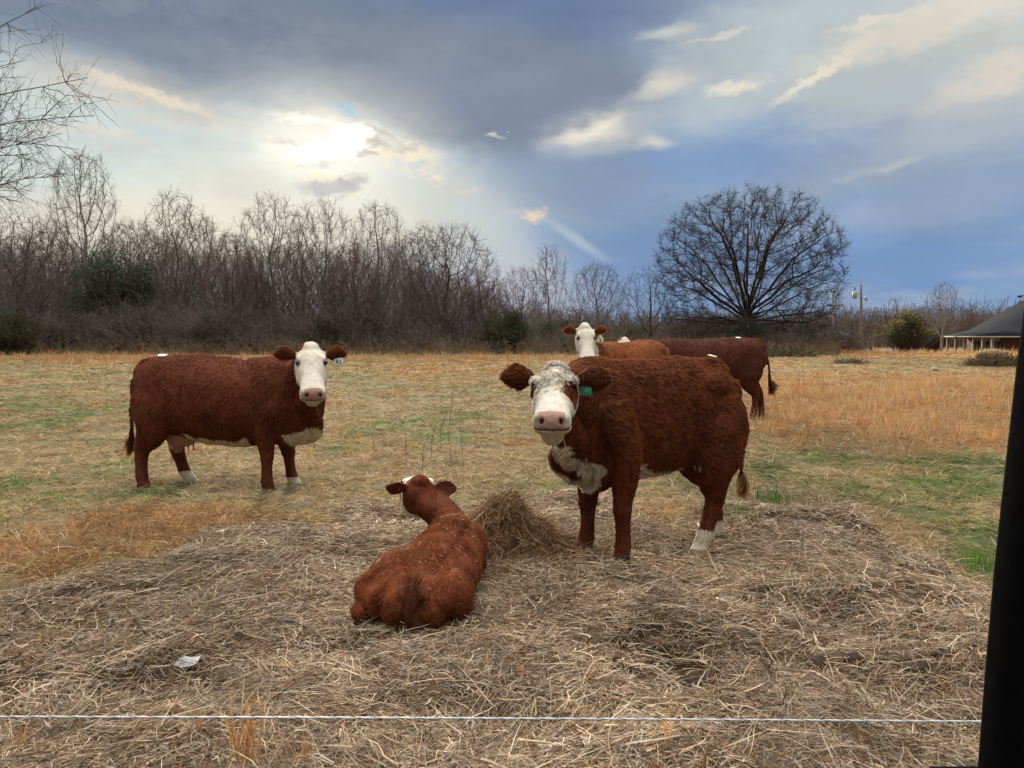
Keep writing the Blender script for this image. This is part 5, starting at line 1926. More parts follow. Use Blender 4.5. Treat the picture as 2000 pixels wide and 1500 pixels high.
rs = np.random.RandomState(40)
back_protos = [T_round, T_wide, T_vase, T_red, T_thin, T_round, T_bud, T_vase, T_thin]
for i in range(52):
    px = -260 + (i + rs.rand() * .9) * 1260 / 52
    d = 72 + rs.rand() * 30
    ty = np.interp(px, [-260, 0, 300, 600, 850, 1000], [440, 450, 462, 470, 500, 580]) + rs.rand() * 70 - 15
    if 430 < px < 660: ty += 20
    pr = back_protos[i % len(back_protos)]
    h = top_z(ty, d); k = h / HT[id(pr)]
    place(pr, px, d, k * (.8 + .3 * rs.rand()), rs.rand() * 6.28, label='bare tree among the crowded trees of the woods behind the pasture', group='crowded trees of the woods', cat='tree', zs=k)
# slim trunks that stripe the wood's edge
for i in range(24):
    px = -120 + (i + rs.rand()) * 1100 / 24
    d = 63 + rs.rand() * 10
    ty = 500 + rs.rand() * 70 + max(0, px - 800) * .15
    h = top_z(ty, d); k = h / HT[id(T_thin)]
    place(T_thin, px, d, k * 1.0, rs.rand() * 6.28, label='slim young tree at the edge of the woods', group='slim trees at the wood edge', cat='tree', zs=k)

# ---- evergreens and scrub
cedar = leafy('cedar_tree', 51, 3.0, 3.3, 15000, .085, (.050, .066, .050), cz=3.2, cone=.25, ragged=.9)
place(cedar, 232, 66, 1.25, 0, label='dark green cedar in the woods left of the budding tree', cat='tree', group='evergreens', zs=1.45)
place(cedar, 292, 69, 1.0, 2, label='smaller dark cedar close to the right of the big cedar', cat='tree', group='evergreens', zs=1.1)
place(cedar, 1456, 64.5, .62, 1, label='dark cedar bush at the foot of the great oak', cat='shrub', group='evergreens', zs=.5)
shrub = leafy('green_shrub', 52, 2.1, 1.7, 9000, .06, (.060, .075, .038), trunk=False, twigs=1500)
for px, d, s, lab in [(985, 62, 1.15, 'large round olive green shrub at the wood edge behind the orange cow'), (270, 63, 1.1, 'grey-green shrub at the foot of the cedars'), (425, 62, 1.0, 'olive shrub behind the back of the red cow'),
                      (640, 63, .95, 'olive shrub behind the head of the red cow'), (1085, 66, .9, 'olive shrub just left of the face of the orange cow'), (20, 58, 1.15, 'brown-green shrub at the left edge of the picture'),
                      (780, 63, .8, 'low olive shrub in the middle of the wood edge'), (1240, 70, .75, 'low shrub behind the orange cow'), (150, 62, .9, 'low grey-green shrub at the left of the wood edge')]:
    place(shrub, px, d, s, px * .7, label=lab, cat='shrub', group='green shrubs at the wood edge')
t1 = thicket('bare_shrub', 61, 2.4, 3.7, 300, (.14, .118, .112))
t2 = thicket('bare_shrub', 62, 2.6, 2.7, 300, (.15, .12, .11))
for i in range(46):
    px = -180 + (i + rs.rand()) * 1560 / 46
    d = 61.5 + rs.rand() * 9
    lim = 1.0 if px < 900 else .62
    place((t1, t2)[i % 2], px, d, (.8 + .45 * rs.rand()) * lim, rs.rand() * 6.28, label='leafless brown shrub in the tangled edge of the woods', group='leafless shrubs along the wood edge', cat='shrub')
for i in range(16):
    px = 1290 + (i + rs.rand()) * 370 / 16
    place((t1, t2)[i % 2], px, 68 + rs.rand() * 8, .62 + .3 * rs.rand(), rs.rand() * 6.28, label='leafless brown shrub in the scrub behind the great oak', group='leafless shrubs behind the oak', cat='shrub')


# ---- masses that read as one: far wood, brush strip
def mass(name, label, n, xs, ds, hs, col, col2, seed, rad=.02, spread=.35, base=None):
    r_ = np.random.RandomState(seed)
    px = xs[0] + r_.rand(n) * (xs[1] - xs[0])
    d = ds[0] + r_.rand(n) * (ds[1] - ds[0])
    x = (px - 1000) / FPX * d
    z = gz(x, d)
    H = hs(px, r_)
    P0, P1, r0, C = [], [], [], []
    cur = np.stack([x, d, z - .1], 1)
    dd = unit(np.stack([r_.normal(size=n) * spread * .4, r_.normal(size=n) * spread * .4, np.ones(n)], 1))
    for s in range(4):
        nx = cur + dd * (H / 4)[:, None]
        P0.append(cur); P1.append(nx); r0.append(np.full(n, rad * (1 - s * .2))); C.append(np.zeros(n))
        for q in range(3):
            t = r_.rand(n)[:, None]
            b = cur * (1 - t) + nx * t
            e = b + unit(dd + r_.normal(size=dd.shape) * .8) * (H * .16 * (.5 + r_.rand(n)))[:, None]
            P0.append(b); P1.append(e); r0.append(np.full(n, rad * .5)); C.append(np.ones(n))
        cur = nx
        dd = unit(dd + r_.normal(size=dd.shape) * spread)
    P0, P1, r0 = np.vstack(P0), np.vstack(P1), np.concatenate(r0)
    V, F = prisms(P0, P1, r0, r0 * .6, 3)
    k = r_.rand(len(r0))[:, None]
    c = (np.array(col) * (1 - k) + np.array(col2) * k) * (.6 + .7 * r_.rand(len(r0)))[:, None]
    o = mesh_np(name, V, F, 4, M_bark, cols=np.repeat(c, 6, 0))
    tag(o, label, None, None, 'stuff')
    return o


mass('woods', 'dense leafless wood far behind the first trees', 1900, (-700, 1080), (88, 125), lambda px, r: np.interp(px, [-700, 200, 430, 660, 900, 1080], [11, 11, 7.5, 7.5, 9, 5]) * (.55 + .6 * r.rand(len(px))), (.17, .145, .15), (.20, .16, .165), 71, .045)
mass('undergrowth', 'brown weedy undergrowth along the foot of the woods', 11000, (-600, 1640), (57, 68), lambda px, r: .5 + 1.5 * r.rand(len(px)) ** 1.5, (.17, .12, .085), (.20, .165, .11), 72, .013, .45)
mass('distant_woods', 'low distant wood along the right horizon', 5200, (1000, 2500), (175, 260), lambda px, r: (np.interp(px, [1000, 1500, 1650, 1800, 2000, 2500], [10, 10, 11.5, 12, 12, 12])) * (.5 + .5 * r.rand(len(px))), (.11, .085, .080), (.15, .11, .08), 73, .09, .3)


# ---- right-hand distance
yel = leafy('leafing_tree', 81, 3.9, 2.5, 2600, .12, (.30, .28, .085), cz=4.2, ragged=1.5, twigs=2600)
place(yel, 1772, 118, 1.05, 0, label='yellow-green leafing tree right of the two utility poles', cat='tree', group='trees at the right distance')
olv = leafy('leafing_tree', 82, 3.2, 2.5, 2800, .12, (.11, .105, .045), cz=3.5, ragged=1.3, twigs=2200)
place(olv, 1668, 132, 1.0, 0, label='dull olive tree behind the utility pole with the transformer', cat='tree', group='trees at the right distance')
place(olv, 1822, 122, .95, 2, label='dull olive tree close to the right of the yellow-green tree', cat='tree', group='trees at the right distance')
for px, d, ty, pr, lab in [(1840, 100, 553, T_vase, 'bare tree with open crown left of the grey roofed house'), (1800, 118, 596, T_round, 'smaller bare tree behind the yellow-green tree'), (1700, 140, 600, T_wide, 'bare tree behind the pole with the transformer'),
                           (1745, 146, 600, T_red, 'reddish bare tree behind the yellow-green tree'), (1895, 125, 604, T_red, 'reddish tree behind the roof of the house'), (1600, 105, 603, T_red, 'reddish scrubby tree right of the great oak'),
                           (1555, 100, 612, T_wide, 'low bare tree behind the lower right boughs of the oak'), (1380, 98, 600, T_red, 'reddish scrubby tree left behind the great oak')]:
    z0 = float(gz(np.array([(px - 1000) / FPX * d]), np.array([d]))[0])
    k = (top_z(ty, d) - z0) / HT[id(pr)]
    place(pr, px, d, k, px, label=lab, cat='tree', group='trees at the right distance', zs=k)

# ---- tree reaching in from the left
def whippy_tree():
    r_ = np.random.RandomState(9)
    d0 = 13.0
    root = empty('overhanging_tree', (-11.6, d0, 0))
    tag(root, 'bare tree reaching in from the left edge with thin drooping twigs', 'tree')
    o = np.array([-11.6, d0, 0])
    Vt, F, L = None, None, None
    tr = [(0, 0, -.1), (.05, 0, 1.5), (.0, .05, 3.2), (.1, 0, 5.0), (.15, 0, 7.0), (.1, 0, 8.6)]
    b = Body(); b.sweep(tr, [(r, r) for r in (.24, .19, .16, .12, .07, .02)], side=(0, 1, 0), k=14, sub=4)
    mesh_np('trunk', np.vstack(b.V), np.concatenate([np.array(f) for f in b.F]), 0, M_bark, root, loops=[len(f) for f in b.F], cols=np.tile([.09, .08, .07], (b.n, 1)), smooth=True)
    P0, P1, R0, R1 = [], [], [], []
    limbs = [(2.6, (112, 345), .030), (3.0, (60, 300), .034), (3.4, (185, 226), .030), (3.6, (150, 292), .024), (3.5, (172, 152), .034), (4.2, (85, 12), .040), (4.4, (48, 118), .026), (4.8, (55, -90), .034), (3.1, (40, 395), .022), (2.9, (120, 260), .022),
             (4.6, (-60, 60), .03), (3.2, (-40, 420), .03), (3.8, (20, 190), .026), (2.4, (60, 372), .020)]
    def chain(a, e, sag, n, r, r2, wob):
        t = np.linspace(0, 1, n)[:, None]
        c = a * (1 - t) + e * t + np.array([0, 0, 1.0]) * sag * np.sin(t * np.pi)
        c[1:-1] += np.cumsum(r_.normal(size=(n - 2, 3)) * wob, 0) * np.sin(t[1:-1] * np.pi)
        rad = np.linspace(r, r2, n)
        P0.append(c[:-1]); P1.append(c[1:]); R0.append(rad[:-1]); R1.append(rad[1:])
        return c
    for z0, (px, py), r in limbs:
        dd = d0 + r_.normal() * .7
        e = P(px, py, dd) - o
        a = np.array([.05, 0, z0])
        c = chain(a, e, .35 + .2 * r_.rand(), 16, r, .006, .035)
        ax = unit((e - a)[None])[0]
        for k in range(20):
            t = .30 + .68 * r_.rand()
            q = c[int(t * 15)]
            up = r_.rand() < .55
            dr = unit((ax * (.6 + .5 * r_.rand()) + r_.normal(size=3) * .42 + np.array([0, 0, .45 if up else -.55]))[None])[0]
            Ln = (.35 + .9 * r_.rand()) * (1.1 - t * .5)
            c2 = chain(q, q + dr * Ln, .06 * (1 if up else -1) * r_.rand(), 7, .0085, .0035, .02)
            for m in range(5):
                q2 = c2[r_.randint(1, 7)]
                dr2 = unit((dr * .8 + r_.normal(size=3) * .5 + np.array([0, 0, .2 if up else -.6]))[None])[0]
                c3 = chain(q2, q2 + dr2 * (.15 + .4 * r_.rand()), .02, 4, .0042, .0022, .012)
                if r_.rand() < .6:
                    q3 = c3[2]
                    chain(q3, q3 + unit((dr2 + r_.normal(size=3) * .6)[None])[0] * (.08 + .2 * r_.rand()), .01, 3, .003, .002, .008)
    V, F = prisms(np.vstack(P0), np.vstack(P1), np.concatenate(R0) * .72, np.concatenate(R1) * .72, 4)
    mesh_np('crown', V, F, 4, M_bark, root, cols=np.tile([.115, .10, .085], (len(V), 1)))


whippy_tree()


# ================================================================== things in the distance
def boxv(x0, x1, y0, y1, z0, z1):
    V = np.array([(x, y, z) for z in (z0, z1) for y in (y0, y1) for x in (x0, x1)], float)
    F = np.array([(0, 2, 3, 1), (4, 5, 7, 6), (0, 1, 5, 4), (2, 6, 7, 3), (0, 4, 6, 2), (1, 3, 7, 5)])
    return V, F


def join(parts):
    V, F, n = [], [], 0
    for v, f in parts:
        V.append(v); F.append(np.asarray(f) + n); n += len(v)
    return np.vstack(V), np.vstack(F)


def polyobj(name, V, faces, mat, parent, thick=None):
    L = [len(f) for f in faces]
    return mesh_np(name, np.array(V, float), np.concatenate([np.array(f) for f in faces]), 0, mat, parent, loops=L)


def shingle_mat():
    m, nt = new_mat('shingles')
    N, L = nt.nodes, nt.links
    tc = N.new('ShaderNodeTexCoord'); br = N.new('ShaderNodeTexBrick')
    mp = N.new('ShaderNodeMapping'); mp.inputs['Scale'].default_value = (1, 1, 1.6)
    L.new(tc.outputs['Object'], mp.inputs[0]); L.new(mp.outputs[0], br.inputs['Vector'])
    br.inputs['Color1'].default_value = (.020, .022, .028, 1); br.inputs['Color2'].default_value = (.028, .030, .038, 1); br.inputs['Mortar'].default_value = (.018, .019, .023, 1)
    br.inputs['Scale'].default_value = 3.0
    p = N.new('ShaderNodeBsdfPrincipled'); p.inputs['Roughness'].default_value = .95; p.inputs['Specular IOR Level'].default_value = .08
    L.new(br.outputs[0], p.inputs['Base Color'])
    o = N.new('ShaderNodeOutputMaterial'); L.new(p.outputs[0], o.inputs[0])
    return m


def brick_mat():
    m, nt = new_mat('brick')
    N, L = nt.nodes, nt.links
    tc = N.new('ShaderNodeTexCoord'); br = N.new('ShaderNodeTexBrick')
    mp = N.new('ShaderNodeMapping'); mp.inputs['Rotation'].default_value = (R(90), 0, 0)
    L.new(tc.outputs['Object'], mp.inputs[0]); L.new(mp.outputs[0], br.inputs['Vector'])
    br.inputs['Color1'].default_value = (.12, .055, .042, 1); br.inputs['Color2'].default_value = (.16, .075, .055, 1); br.inputs['Mortar'].default_value = (.18, .16, .14, 1)
    br.inputs['Scale'].default_value = 4.0
    p = N.new('ShaderNodeBsdfPrincipled'); p.inputs['Roughness'].default_value = .9
    L.new(br.outputs[0], p.inputs['Base Color'])
    o = N.new('ShaderNodeOutputMaterial'); L.new(p.outputs[0], o.inputs[0])
    return m


M_white = mat_plain('white_paint', (.34, .34, .32), (.29, .29, .27), rough=.7)
M_glassd = mat_plain('dark_window', (.02, .025, .03), rough=.1, spec=.6)
M_wood = mat_plain('weathered_pole', (.20, .175, .145), (.13, .11, .09), 3, .9, stretch=(6, 6, .6))
M_metal = mat_plain('grey_metal', (.35, .36, .36), (.28, .29, .29), rough=.45)
M_tin = mat_plain('pale_tin_roof', (.62, .60, .56), (.48, .45, .42), rough=.5)
M_dark = mat_plain('dark_boards', (.05, .045, .04), (.035, .03, .03), rough=.9)


def house():
    C0 = P(1938, 657, 86)
    zg = -1.40
    A = np.array([4.9, 18.0]); A = A / np.linalg.norm(A)
    ang = math.atan2(-A[0], A[1])          # local +y runs along A, local +x along B
    root = empty('farmhouse', (C0[0], C0[1], zg), ang)
    tag(root, 'low brick farmhouse with grey hipped roof and white porch posts, beside the black door frame', 'house')
    LA, LB, E = 18.6, 13.0, 2.75
    br, rise1, top = 2.0, .75, 4.15
    m_sh = shingle_mat(); m_br = brick_mat()
    e = .45
    o = [(-e, -e, E), (LB + e, -e, E), (LB + e, LA + e, E), (-e, LA + e, E)]
    i_ = [(br, br, E + rise1), (LB - br, br, E + rise1), (LB - br, LA - br, E + rise1), (br, LA - br, E + rise1)]
    hw = LB / 2
    r = [(hw, hw - .8, E + top), (hw, LA - hw + .8, E + top)]
    V = o + i_ + r
    F = [(0, 1, 5, 4), (1, 2, 6, 5), (2, 3, 7, 6), (3, 0, 4, 7), (4, 5, 8), (5, 6, 9, 8), (6, 7, 9), (7, 4, 8, 9), (3, 2, 1, 0)]
    roof = polyobj('roof', V, F, m_sh, root)
    ridge = mesh_np('ridge_cap', *(lambda q: (q[0], q[1]))(boxv(hw - .12, hw + .12, hw - .8, LA - hw + .8, E + top - .03, E + top + .06)), 4, m_sh, roof)
    # gutters
    g = [boxv(-e - .10, -e - .003, -e - .10, LA + e + .10, E - .13, E + .02), boxv(-e, LB + e, -e - .10, -e - .003, E - .13, E + .02)]
    mesh_np('gutter', *join(g), 4, M_white, root)
    mesh_np('wall', *boxv(2.2, LB - .6, 2.2, LA - .6, -.3, E - .03), 4, m_br, root)
    for yy in (.1, 3.4, 6.9, 10.6, 14.4, 18.3):
        mesh_np('porch_post', *join([boxv(-.02, .22, yy, yy + .24, 0, E - .05), boxv(-.08, .28, yy - .06, yy + .30, 0, .25), boxv(-.08, .28, yy - .06, yy + .30, E - .30, E - .06)]), 4, M_white, root)
    for xx in (4.0, 8.2, 12.6):
        mesh_np('porch_post', *join([boxv(xx, xx + .24, -.02, .22, 0, E - .05), boxv(xx - .06, xx + .30, -.08, .28, 0, .25)]), 4, M_white, root)
    for yy in (4.2, 8.4, 12.8):
        w = mesh_np('window', *boxv(2.12, 2.196, yy, yy + 1.3, .9, 2.2), 4, M_glassd, root)
        mesh_np('window_frame', *join([boxv(2.08, 2.15, yy - .1, yy - .003, .85, 2.25), boxv(2.08, 2.15, yy + 1.303, yy + 1.4, .85, 2.25), boxv(2.08, 2.15, yy, yy + 1.3, 2.203, 2.28), boxv(2.08, 2.15, yy, yy + 1.3, .8, .897)]), 4, M_white, w)
    # weather vane
    b = Body()
    z = E + top
    yv = LA - hw + .6
    b.sweep([(hw, yv, z), (hw, yv, z + .75)], [(.03, .03)] * 2, k=6, sub=1)
    b.sweep([(hw - .32, yv, z + .62), (hw - .1, yv, z + .66), (hw + .12, yv, z + .68), (hw + .34, yv, z + .80)], [(.02, .10), (.03, .15), (.03, .11), (.01, .05)], side=(0, 1, 0), k=8, sub=2)
    mesh_np('weather_vane', np.vstack(b.V), np.concatenate([np.array(f) for f in b.F]), 0, M_dark, roof, loops=[len(f) for f in b.F])


def pole(px, d, top_py, r, label, transformer):
    x = (px - 1000) / FPX * d
    z0 = float(gz(np.array([x]), np.array([d]))[0])
    H = top_z(top_py, d) - z0
    root = empty('utility_pole', (x, d, z0))
    tag(root, label, 'utility pole', 'utility poles')
    b = Body()
    b.sweep([(.0, 0, -.3), (-.05, 0, H * .5), (-.22, 0, H)], [(r, r), (r * .9, r * .9), (r * .7, r * .7)], side=(0, 1, 0), k=12, sub=3)
    mesh_np('shaft', np.vstack(b.V), np.concatenate([np.array(f) for f in b.F]), 0, M_wood if transformer else M_metal, root, loops=[len(f) for f in b.F], smooth=True)

    def cyl(name, x0, zc, rr, h, mat, par=root):
        q = Body()
        q.sweep([(x0, 0, zc - h / 2), (x0, 0, zc + h / 2)], [(rr, rr)] * 2, side=(0, 1, 0), k=14, sub=1)
        return mesh_np(name, np.vstack(q.V), np.concatenate([np.array(f) for f in q.F]), 0, mat, par, loops=[len(f) for f in q.F], smooth=False)
    if transformer:
        t = cyl('transformer', -.95, H - 1.25, .28, .85, M_metal)
        cyl('bushing', -.95, H - .55, .06, .5, M_dark, t)
        mesh_np('bracket', *boxv(-.72, -.30, -.05, .05, H - 1.15, H - 1.02), 4, M_metal, root)
        t = cyl('transformer', .45, H - 1.7, .15, .5, M_metal)
        mesh_np('bracket', *boxv(-.05, .32, -.05, .05, H - 1.72, H - 1.62), 4, M_metal, root)
        cyl('meter_box', .18, 1.6, .16, .7, M_metal)
    else:
        mesh_np('cross_arm', *boxv(-.7, .95, -.06, .06, H - 1.75, H - 1.60), 4, M_wood, root)
        for xx in (-.6, .85):
            cyl('insulator', xx, H - 1.5, .07, .18, M_white)


house()
pole(1627, 84, 566, .13, 'smooth grey utility pole between the great oak and the shed', False)
pole(1681, 100, 557, .17, 'weathered wooden utility pole carrying two transformers', True)


def shed():
    d = 92
    c = P(1640, 668, d)
    root = empty('shed', (c[0], d, -1.4))
    tag(root, 'small dark shed with a pale tin roof behind the grey utility pole', 'shed')
    zt = top_z(657, d) + 1.4
    mesh_np('wall', *boxv(-1.2, 1.2, 0, 3, -.2, zt - .05), 4, M_dark, root)
    q = Body()
    V = [(-1.6, -.4, zt - .25), (1.6, -.4, zt + .0), (1.6, 3.3, zt + .55), (-1.6, 3.3, zt + .30)]
    V2 = [(a, b, z + .08) for a, b, z in V]
    polyobj('roof', V + V2, [(3, 2, 1, 0), (4, 5, 6, 7), (0, 1, 5, 4), (1, 2, 6, 5), (2, 3, 7, 6), (3, 0, 4, 7)], M_tin, root)
    w = mesh_np('window', *boxv(.3, .8, -.05, -.003, .9 + zt * .2, 1.4 + zt * .2), 4, M_glassd, root)
    for xx in (-1.5, 1.4):
        mesh_np('post', *boxv(xx, xx + .12, -.35, -.23, -.2, zt - .3), 4, M_wood, root)


shed()


def lumpy(name, c, r, mat, label, cat, seed, col=None, group=None, e=2.0):
    """irregular rounded lump on the ground"""
    n1, n2 = 14, 22
    u = np.linspace(0, np.pi, n1); v = np.linspace(0, 2 * np.pi, n2, endpoint=False)
    U, W = np.meshgrid(u, v, indexing='ij')
    p = np.stack([np.sin(U) * np.cos(W), np.sin(U) * np.sin(W), np.cos(U)], -1).reshape(-1, 3)
    k = 1 + .35 * (fbm(p[:, 0] * 2.3 + 7, p[:, 1] * 2.3, p[:, 2] * 2.3, seed=seed) - .5) * 2
    V = p * k[:, None] * np.array(r)
    F = [(i * n2 + j, (i + 1) * n2 + j, (i + 1) * n2 + (j + 1) % n2, i * n2 + (j + 1) % n2) for i in range(n1 - 1) for j in range(n2)]
    o = mesh_np(name, V, np.array(F), 4, mat, None, smooth=True, cols=None if col is None else np.tile(col, (len(V), 1)))
    o.location = tuple(float(t) for t in c)
    tag(o, label, cat, group)
    return o


def on_ground(px, py):
    z = 0.0
    for _ in range(6):
        q = G(px, py, z)
        z = float(gz(np.array([q[0]]), np.array([q[1]]))[0])
    return G(px, py, z)


# brush heap, old bale, bags
def heap(px, py, w, h, label, seed, col, n=1500, name='brush_heap', cat='brush heap'):
    r_ = np.random.RandomState(seed)
    c = on_ground(px, py)
    a = r_.rand(n) * 6.283; q = np.sqrt(r_.rand(n))
    x, y = np.cos(a) * q * w, np.sin(a) * q * w * .7
    z = h * (1 - q ** 1.5) * r_.rand(n)
    D = unit(r_.normal(size=(n, 3)) * np.array([1, 1, .5]) + np.array([0, 0, .25]))
    L = w * (.15 + .3 * r_.rand(n))
    P0 = np.stack([x, y, z], 1)
    V, F = prisms(P0, P0 + D * L[:, None], np.full(n, w * .012), np.full(n, w * .006), 3)
    V[:, 2] = np.maximum(V[:, 2], -.02)
    cc = np.array(col) * (.5 + r_.rand(n))[:, None]
    root = empty(name, c)
    tag(root, label, cat)
    mesh_np('twigs', V, F, 4, M_bark, root, cols=np.repeat(cc, 6, 0))
    lump = lumpy('core', (0, 0, 0), (w * .8, w * .55, h * .75), M_bark, None, None, seed, np.array(col) * .7)
    lump.parent = root


heap(1662, 710, .9, .18, 'dark green-grey brush heap lying in the pasture right of the grazing cow', 1, (.14, .13, .08), 700)
heap(1955, 714, 1.5, .42, 'brown brush heap beside the black post', 2, (.13, .10, .055))
heap(1510, 696, 2.6, .35, 'low dark brambles at the edge of the golden grass near the oak', 3, (.13, .11, .065), name='bramble_patch', cat='brambles')
c = on_ground(1948, 700)
lumpy('old_hay_bale', c + np.array([0.25, 0.9, .22]), (.95, .7, .36), M_bark, 'flattened tan hay bale in front of the farmhouse', 'hay bale', 5, (.26, .185, .095))
c = on_ground(1827, 724)
lumpy('white_bag', c + np.array([0, 0, .07]), (.13, .11, .10), M_white, 'small white plastic bag lying in the far dry grass', 'plastic bag', 6)
c = on_ground(1852, 694)
lumpy('white_stone', c + np.array([0, 0, .10]), (.13, .11, .10), M_white, 'tiny white speck of a stone in front of the farmhouse', 'stone', 7)


# ================================================================== near things
def rod(pts, rad, k=8, sub=3):
    b = Body()
    b.sweep(pts, [(r, r) for r in rad], side=(0.05, 1, 0.1), k=k, sub=sub)
    return np.vstack(b.V), np.concatenate([np.array(f) for f in b.F]), [len(f) for f in b.F]


def fence_wire():
    """white twisted electric-fence cord a metre or so in front of the camera"""
    d = 1.30
    a, m, b_ = P(0, 1400, d), P(1000, 1403.5, d), P(1912, 1409.5, d)
    xs = np.linspace(-4.5, 4.5, 1500)
    co = np.polyfit([a[0], m[0], b_[0]], [a[2], m[2], b_[2]], 2)
    zz = np.where(np.abs(xs) < 1.2, np.polyval(co, xs), np.polyval(co, np.sign(xs) * 1.2) + (np.abs(xs) - 1.2) * 0.004)
    root = empty('fence_wire', (0, d, 0))
    tag(root, 'thin white twisted cord of the electric fence strung across the foreground', 'fence wire')
    mw = mat_plain('white_cord', (.60, .61, .64), (.48, .49, .52), 300, .5)
    mb = mat_plain('dark_strand', (.20, .20, .21), rough=.5)
    for j in range(4):
        ph = j * math.pi / 2
        t = xs / .012 * 2 * math.pi * .35 + ph
        c = np.stack([xs, np.cos(t) * .0010, zz + np.sin(t) * .0010], 1)
        n = len(c)
        V, F = prisms(c[:-1], c[1:], np.full(n - 1, .00105 if j else .0008), np.full(n - 1, .00105 if j else .0008), 6)
        mesh_np('strand', V, F, 4, mb if j == 0 else mw, root, smooth=True)


fence_wire()


def post():
    """black frame the picture was taken past, very close on the right"""
    mk = mat_plain('black_rubber', (.0045, .0045, .005), (.003, .003, .0035), 60, .95, .02)
    d = .62
    edge = [(2011, 490), (2002, 575), (1992, 640), (1982, 720), (1973, 800), (1954, 970), (1938, 1120), (1922, 1300), (1907, 1500), (1898, 1640)]
    pts = [P(px, py, d + .025) for px, py in edge]
    root = empty('door_frame', (pts[-1][0], d, pts[-1][2]))
    tag(root, 'black vehicle door frame, leaning, out of focus along the right edge', 'door frame')
    o = np.array([pts[-1][0], d, pts[-1][2]])
    V, F = [], []
    w, t = .085, .05
    # extend down and up
    ext_dn = pts[-1] + (pts[-1] - pts[-2]) * 3.0
    ext_up = pts[0] + (pts[0] - pts[1]) * 4.0
    al = [ext_up] + pts + [ext_dn]
    prof = [(0.010, -t / 2 + .006), (.016, -t / 2), (w, -t / 2), (w, t / 2), (.001, t / 2), (0, t / 2 - .004), (.006, 0)]
    k = len(prof)
    for p in al:
        for a, b_ in prof:
            V.append(p + np.array([a, b_ - .025, 0]) - o)
    n = len(al)
    flat, L = [], []
    for i in range(n - 1):
        for j in range(k):
            flat += [i * k + j, i * k + (j + 1) % k, (i + 1) * k + (j + 1) % k, (i + 1) * k + j]; L.append(4)
    flat += list(range(k)); L.append(k)
    flat += list(range((n - 1) * k, n * k))[::-1]; L.append(k)
    mesh_np('pillar', np.array(V), np.array(flat), 0, mk, root, loops=L)
    # soft seal lip along the inner edge
    V2, F2, L2 = rod([p - o + np.array([.020, -.050, 0]) for p in al], [.0045] * len(al), 8, 2)
    mesh_np('rubber_seal', V2, F2, 0, mk, root, loops=L2, smooth=True)
    # lower sill, only its upper edge shows
    s0, s1 = P(1816, 1496.5, d + .03), P(1900, 1495, d + .03)
    v, f = boxv(s0[0] - o[0], s1[0] - o[0] + .03, -.03, .03, s0[2] - o[2] - .05, s0[2] - o[2])
    mesh_np('sill', v, f, 4, mk, root)


post()


def stick(px0, py0, px1, py1, r, label, seed, lift=.02, twig=True):
    a, b_ = on_ground(px0, py0), on_ground(px1, py1)
    a = a + np.array([0, 0, lift + .03]); b_ = b_ + np.array([0, 0, lift + .035])
    r_ = np.random.RandomState(seed)
    n = 6
    pts = [a + (b_ - a) * t / (n - 1) + r_.normal(size=3) * np.array([.006, .006, .003]) for t in range(n)]
    pts = [p - a for p in pts]
    V, F, L = rod(pts, list(np.linspace(r, r * .5, n)), 7)
    parts = [(V, F, L)]
    if twig:
        m = pts[3]
        V2, F2, L2 = rod([m, m + (pts[-1] - pts[0]) * .15 + np.array([.02, .03, .03]), m + (pts[-1] - pts[0]) * .28 + np.array([.03, .05, .035])], [r * .5, r * .4, r * .25], 6)
        F2 = F2 + len(V)
        V = np.vstack([V, V2]); F = np.concatenate([F, F2]); L = L + L2
    o = mesh_np('stick', V, F, 0, M_bark, None, loops=L, cols=np.tile([.055, .042, .034], (len(V), 1)), smooth=True)
    o.location = tuple(a)
    tag(o, label, 'stick', 'sticks lying in the hay')


stick(1300, 1222, 1400, 1262, .012, 'thick dark stick half buried in the hay right of centre', 1)
stick(1675, 1033, 1726, 1062, .007, 'dark bent stick in the hay behind and right of the woolly animal', 2)
stick(1180, 1136, 1290, 1170, .006, 'thin dark branch lying below the feet of the woolly animal', 3)
stick(262, 1226, 286, 1262, .008, 'short dark stick lying above the white scrap', 4, twig=False)
stick(0, 1322, 45, 1300, .008, 'dark stick at the left edge of the hay', 5, twig=False)
stick(540, 1228, 600, 1248, .005, 'thin dark twig in the hay left of the calf', 6, twig=False)
stick(1480, 1300, 1510, 1350, .005, 'thin forked twig in the hay of the lower right', 7)
stick(180, 1362, 205, 1392, .005, 'short thin twig just above the fence cord at the left', 8, twig=False)


def scrap():
    c = on_ground(366, 1304)
    n = 9
    gx, gy = np.meshgrid(np.linspace(-.040, .040, n), np.linspace(-.030, .030, n))
    x, y = gx.ravel(), gy.ravel()
    z = .028 + (fbm(x * 25, y * 25, seed=3) - .5) * .03 + y * .38
    x = x + (y * .25) + (fbm(x * 30, y * 30, seed=8) - .5) * .01
    V = np.stack([x, y, z], 1)
    V = np.vstack([V, V - np.array([0, 0, .0015])])
    i = np.arange(n * n).reshape(n, n)
    f = np.stack([i[:-1, :-1].ravel(), i[:-1, 1:].ravel(), i[1:, 1:].ravel(), i[1:, :-1].ravel()], 1)
    o = mesh_np('plastic_scrap', V, np.vstack([f, f[:, ::-1] + n * n]), 4, mat_plain('cloudy_plastic', (.46, .47, .50), (.36, .37, .39), 30, .35, .5), smooth=True)
    o.location = tuple(c)
    tag(o, 'crumpled whitish scrap of plastic lying on the hay at lower left', 'plastic scrap')


scrap()


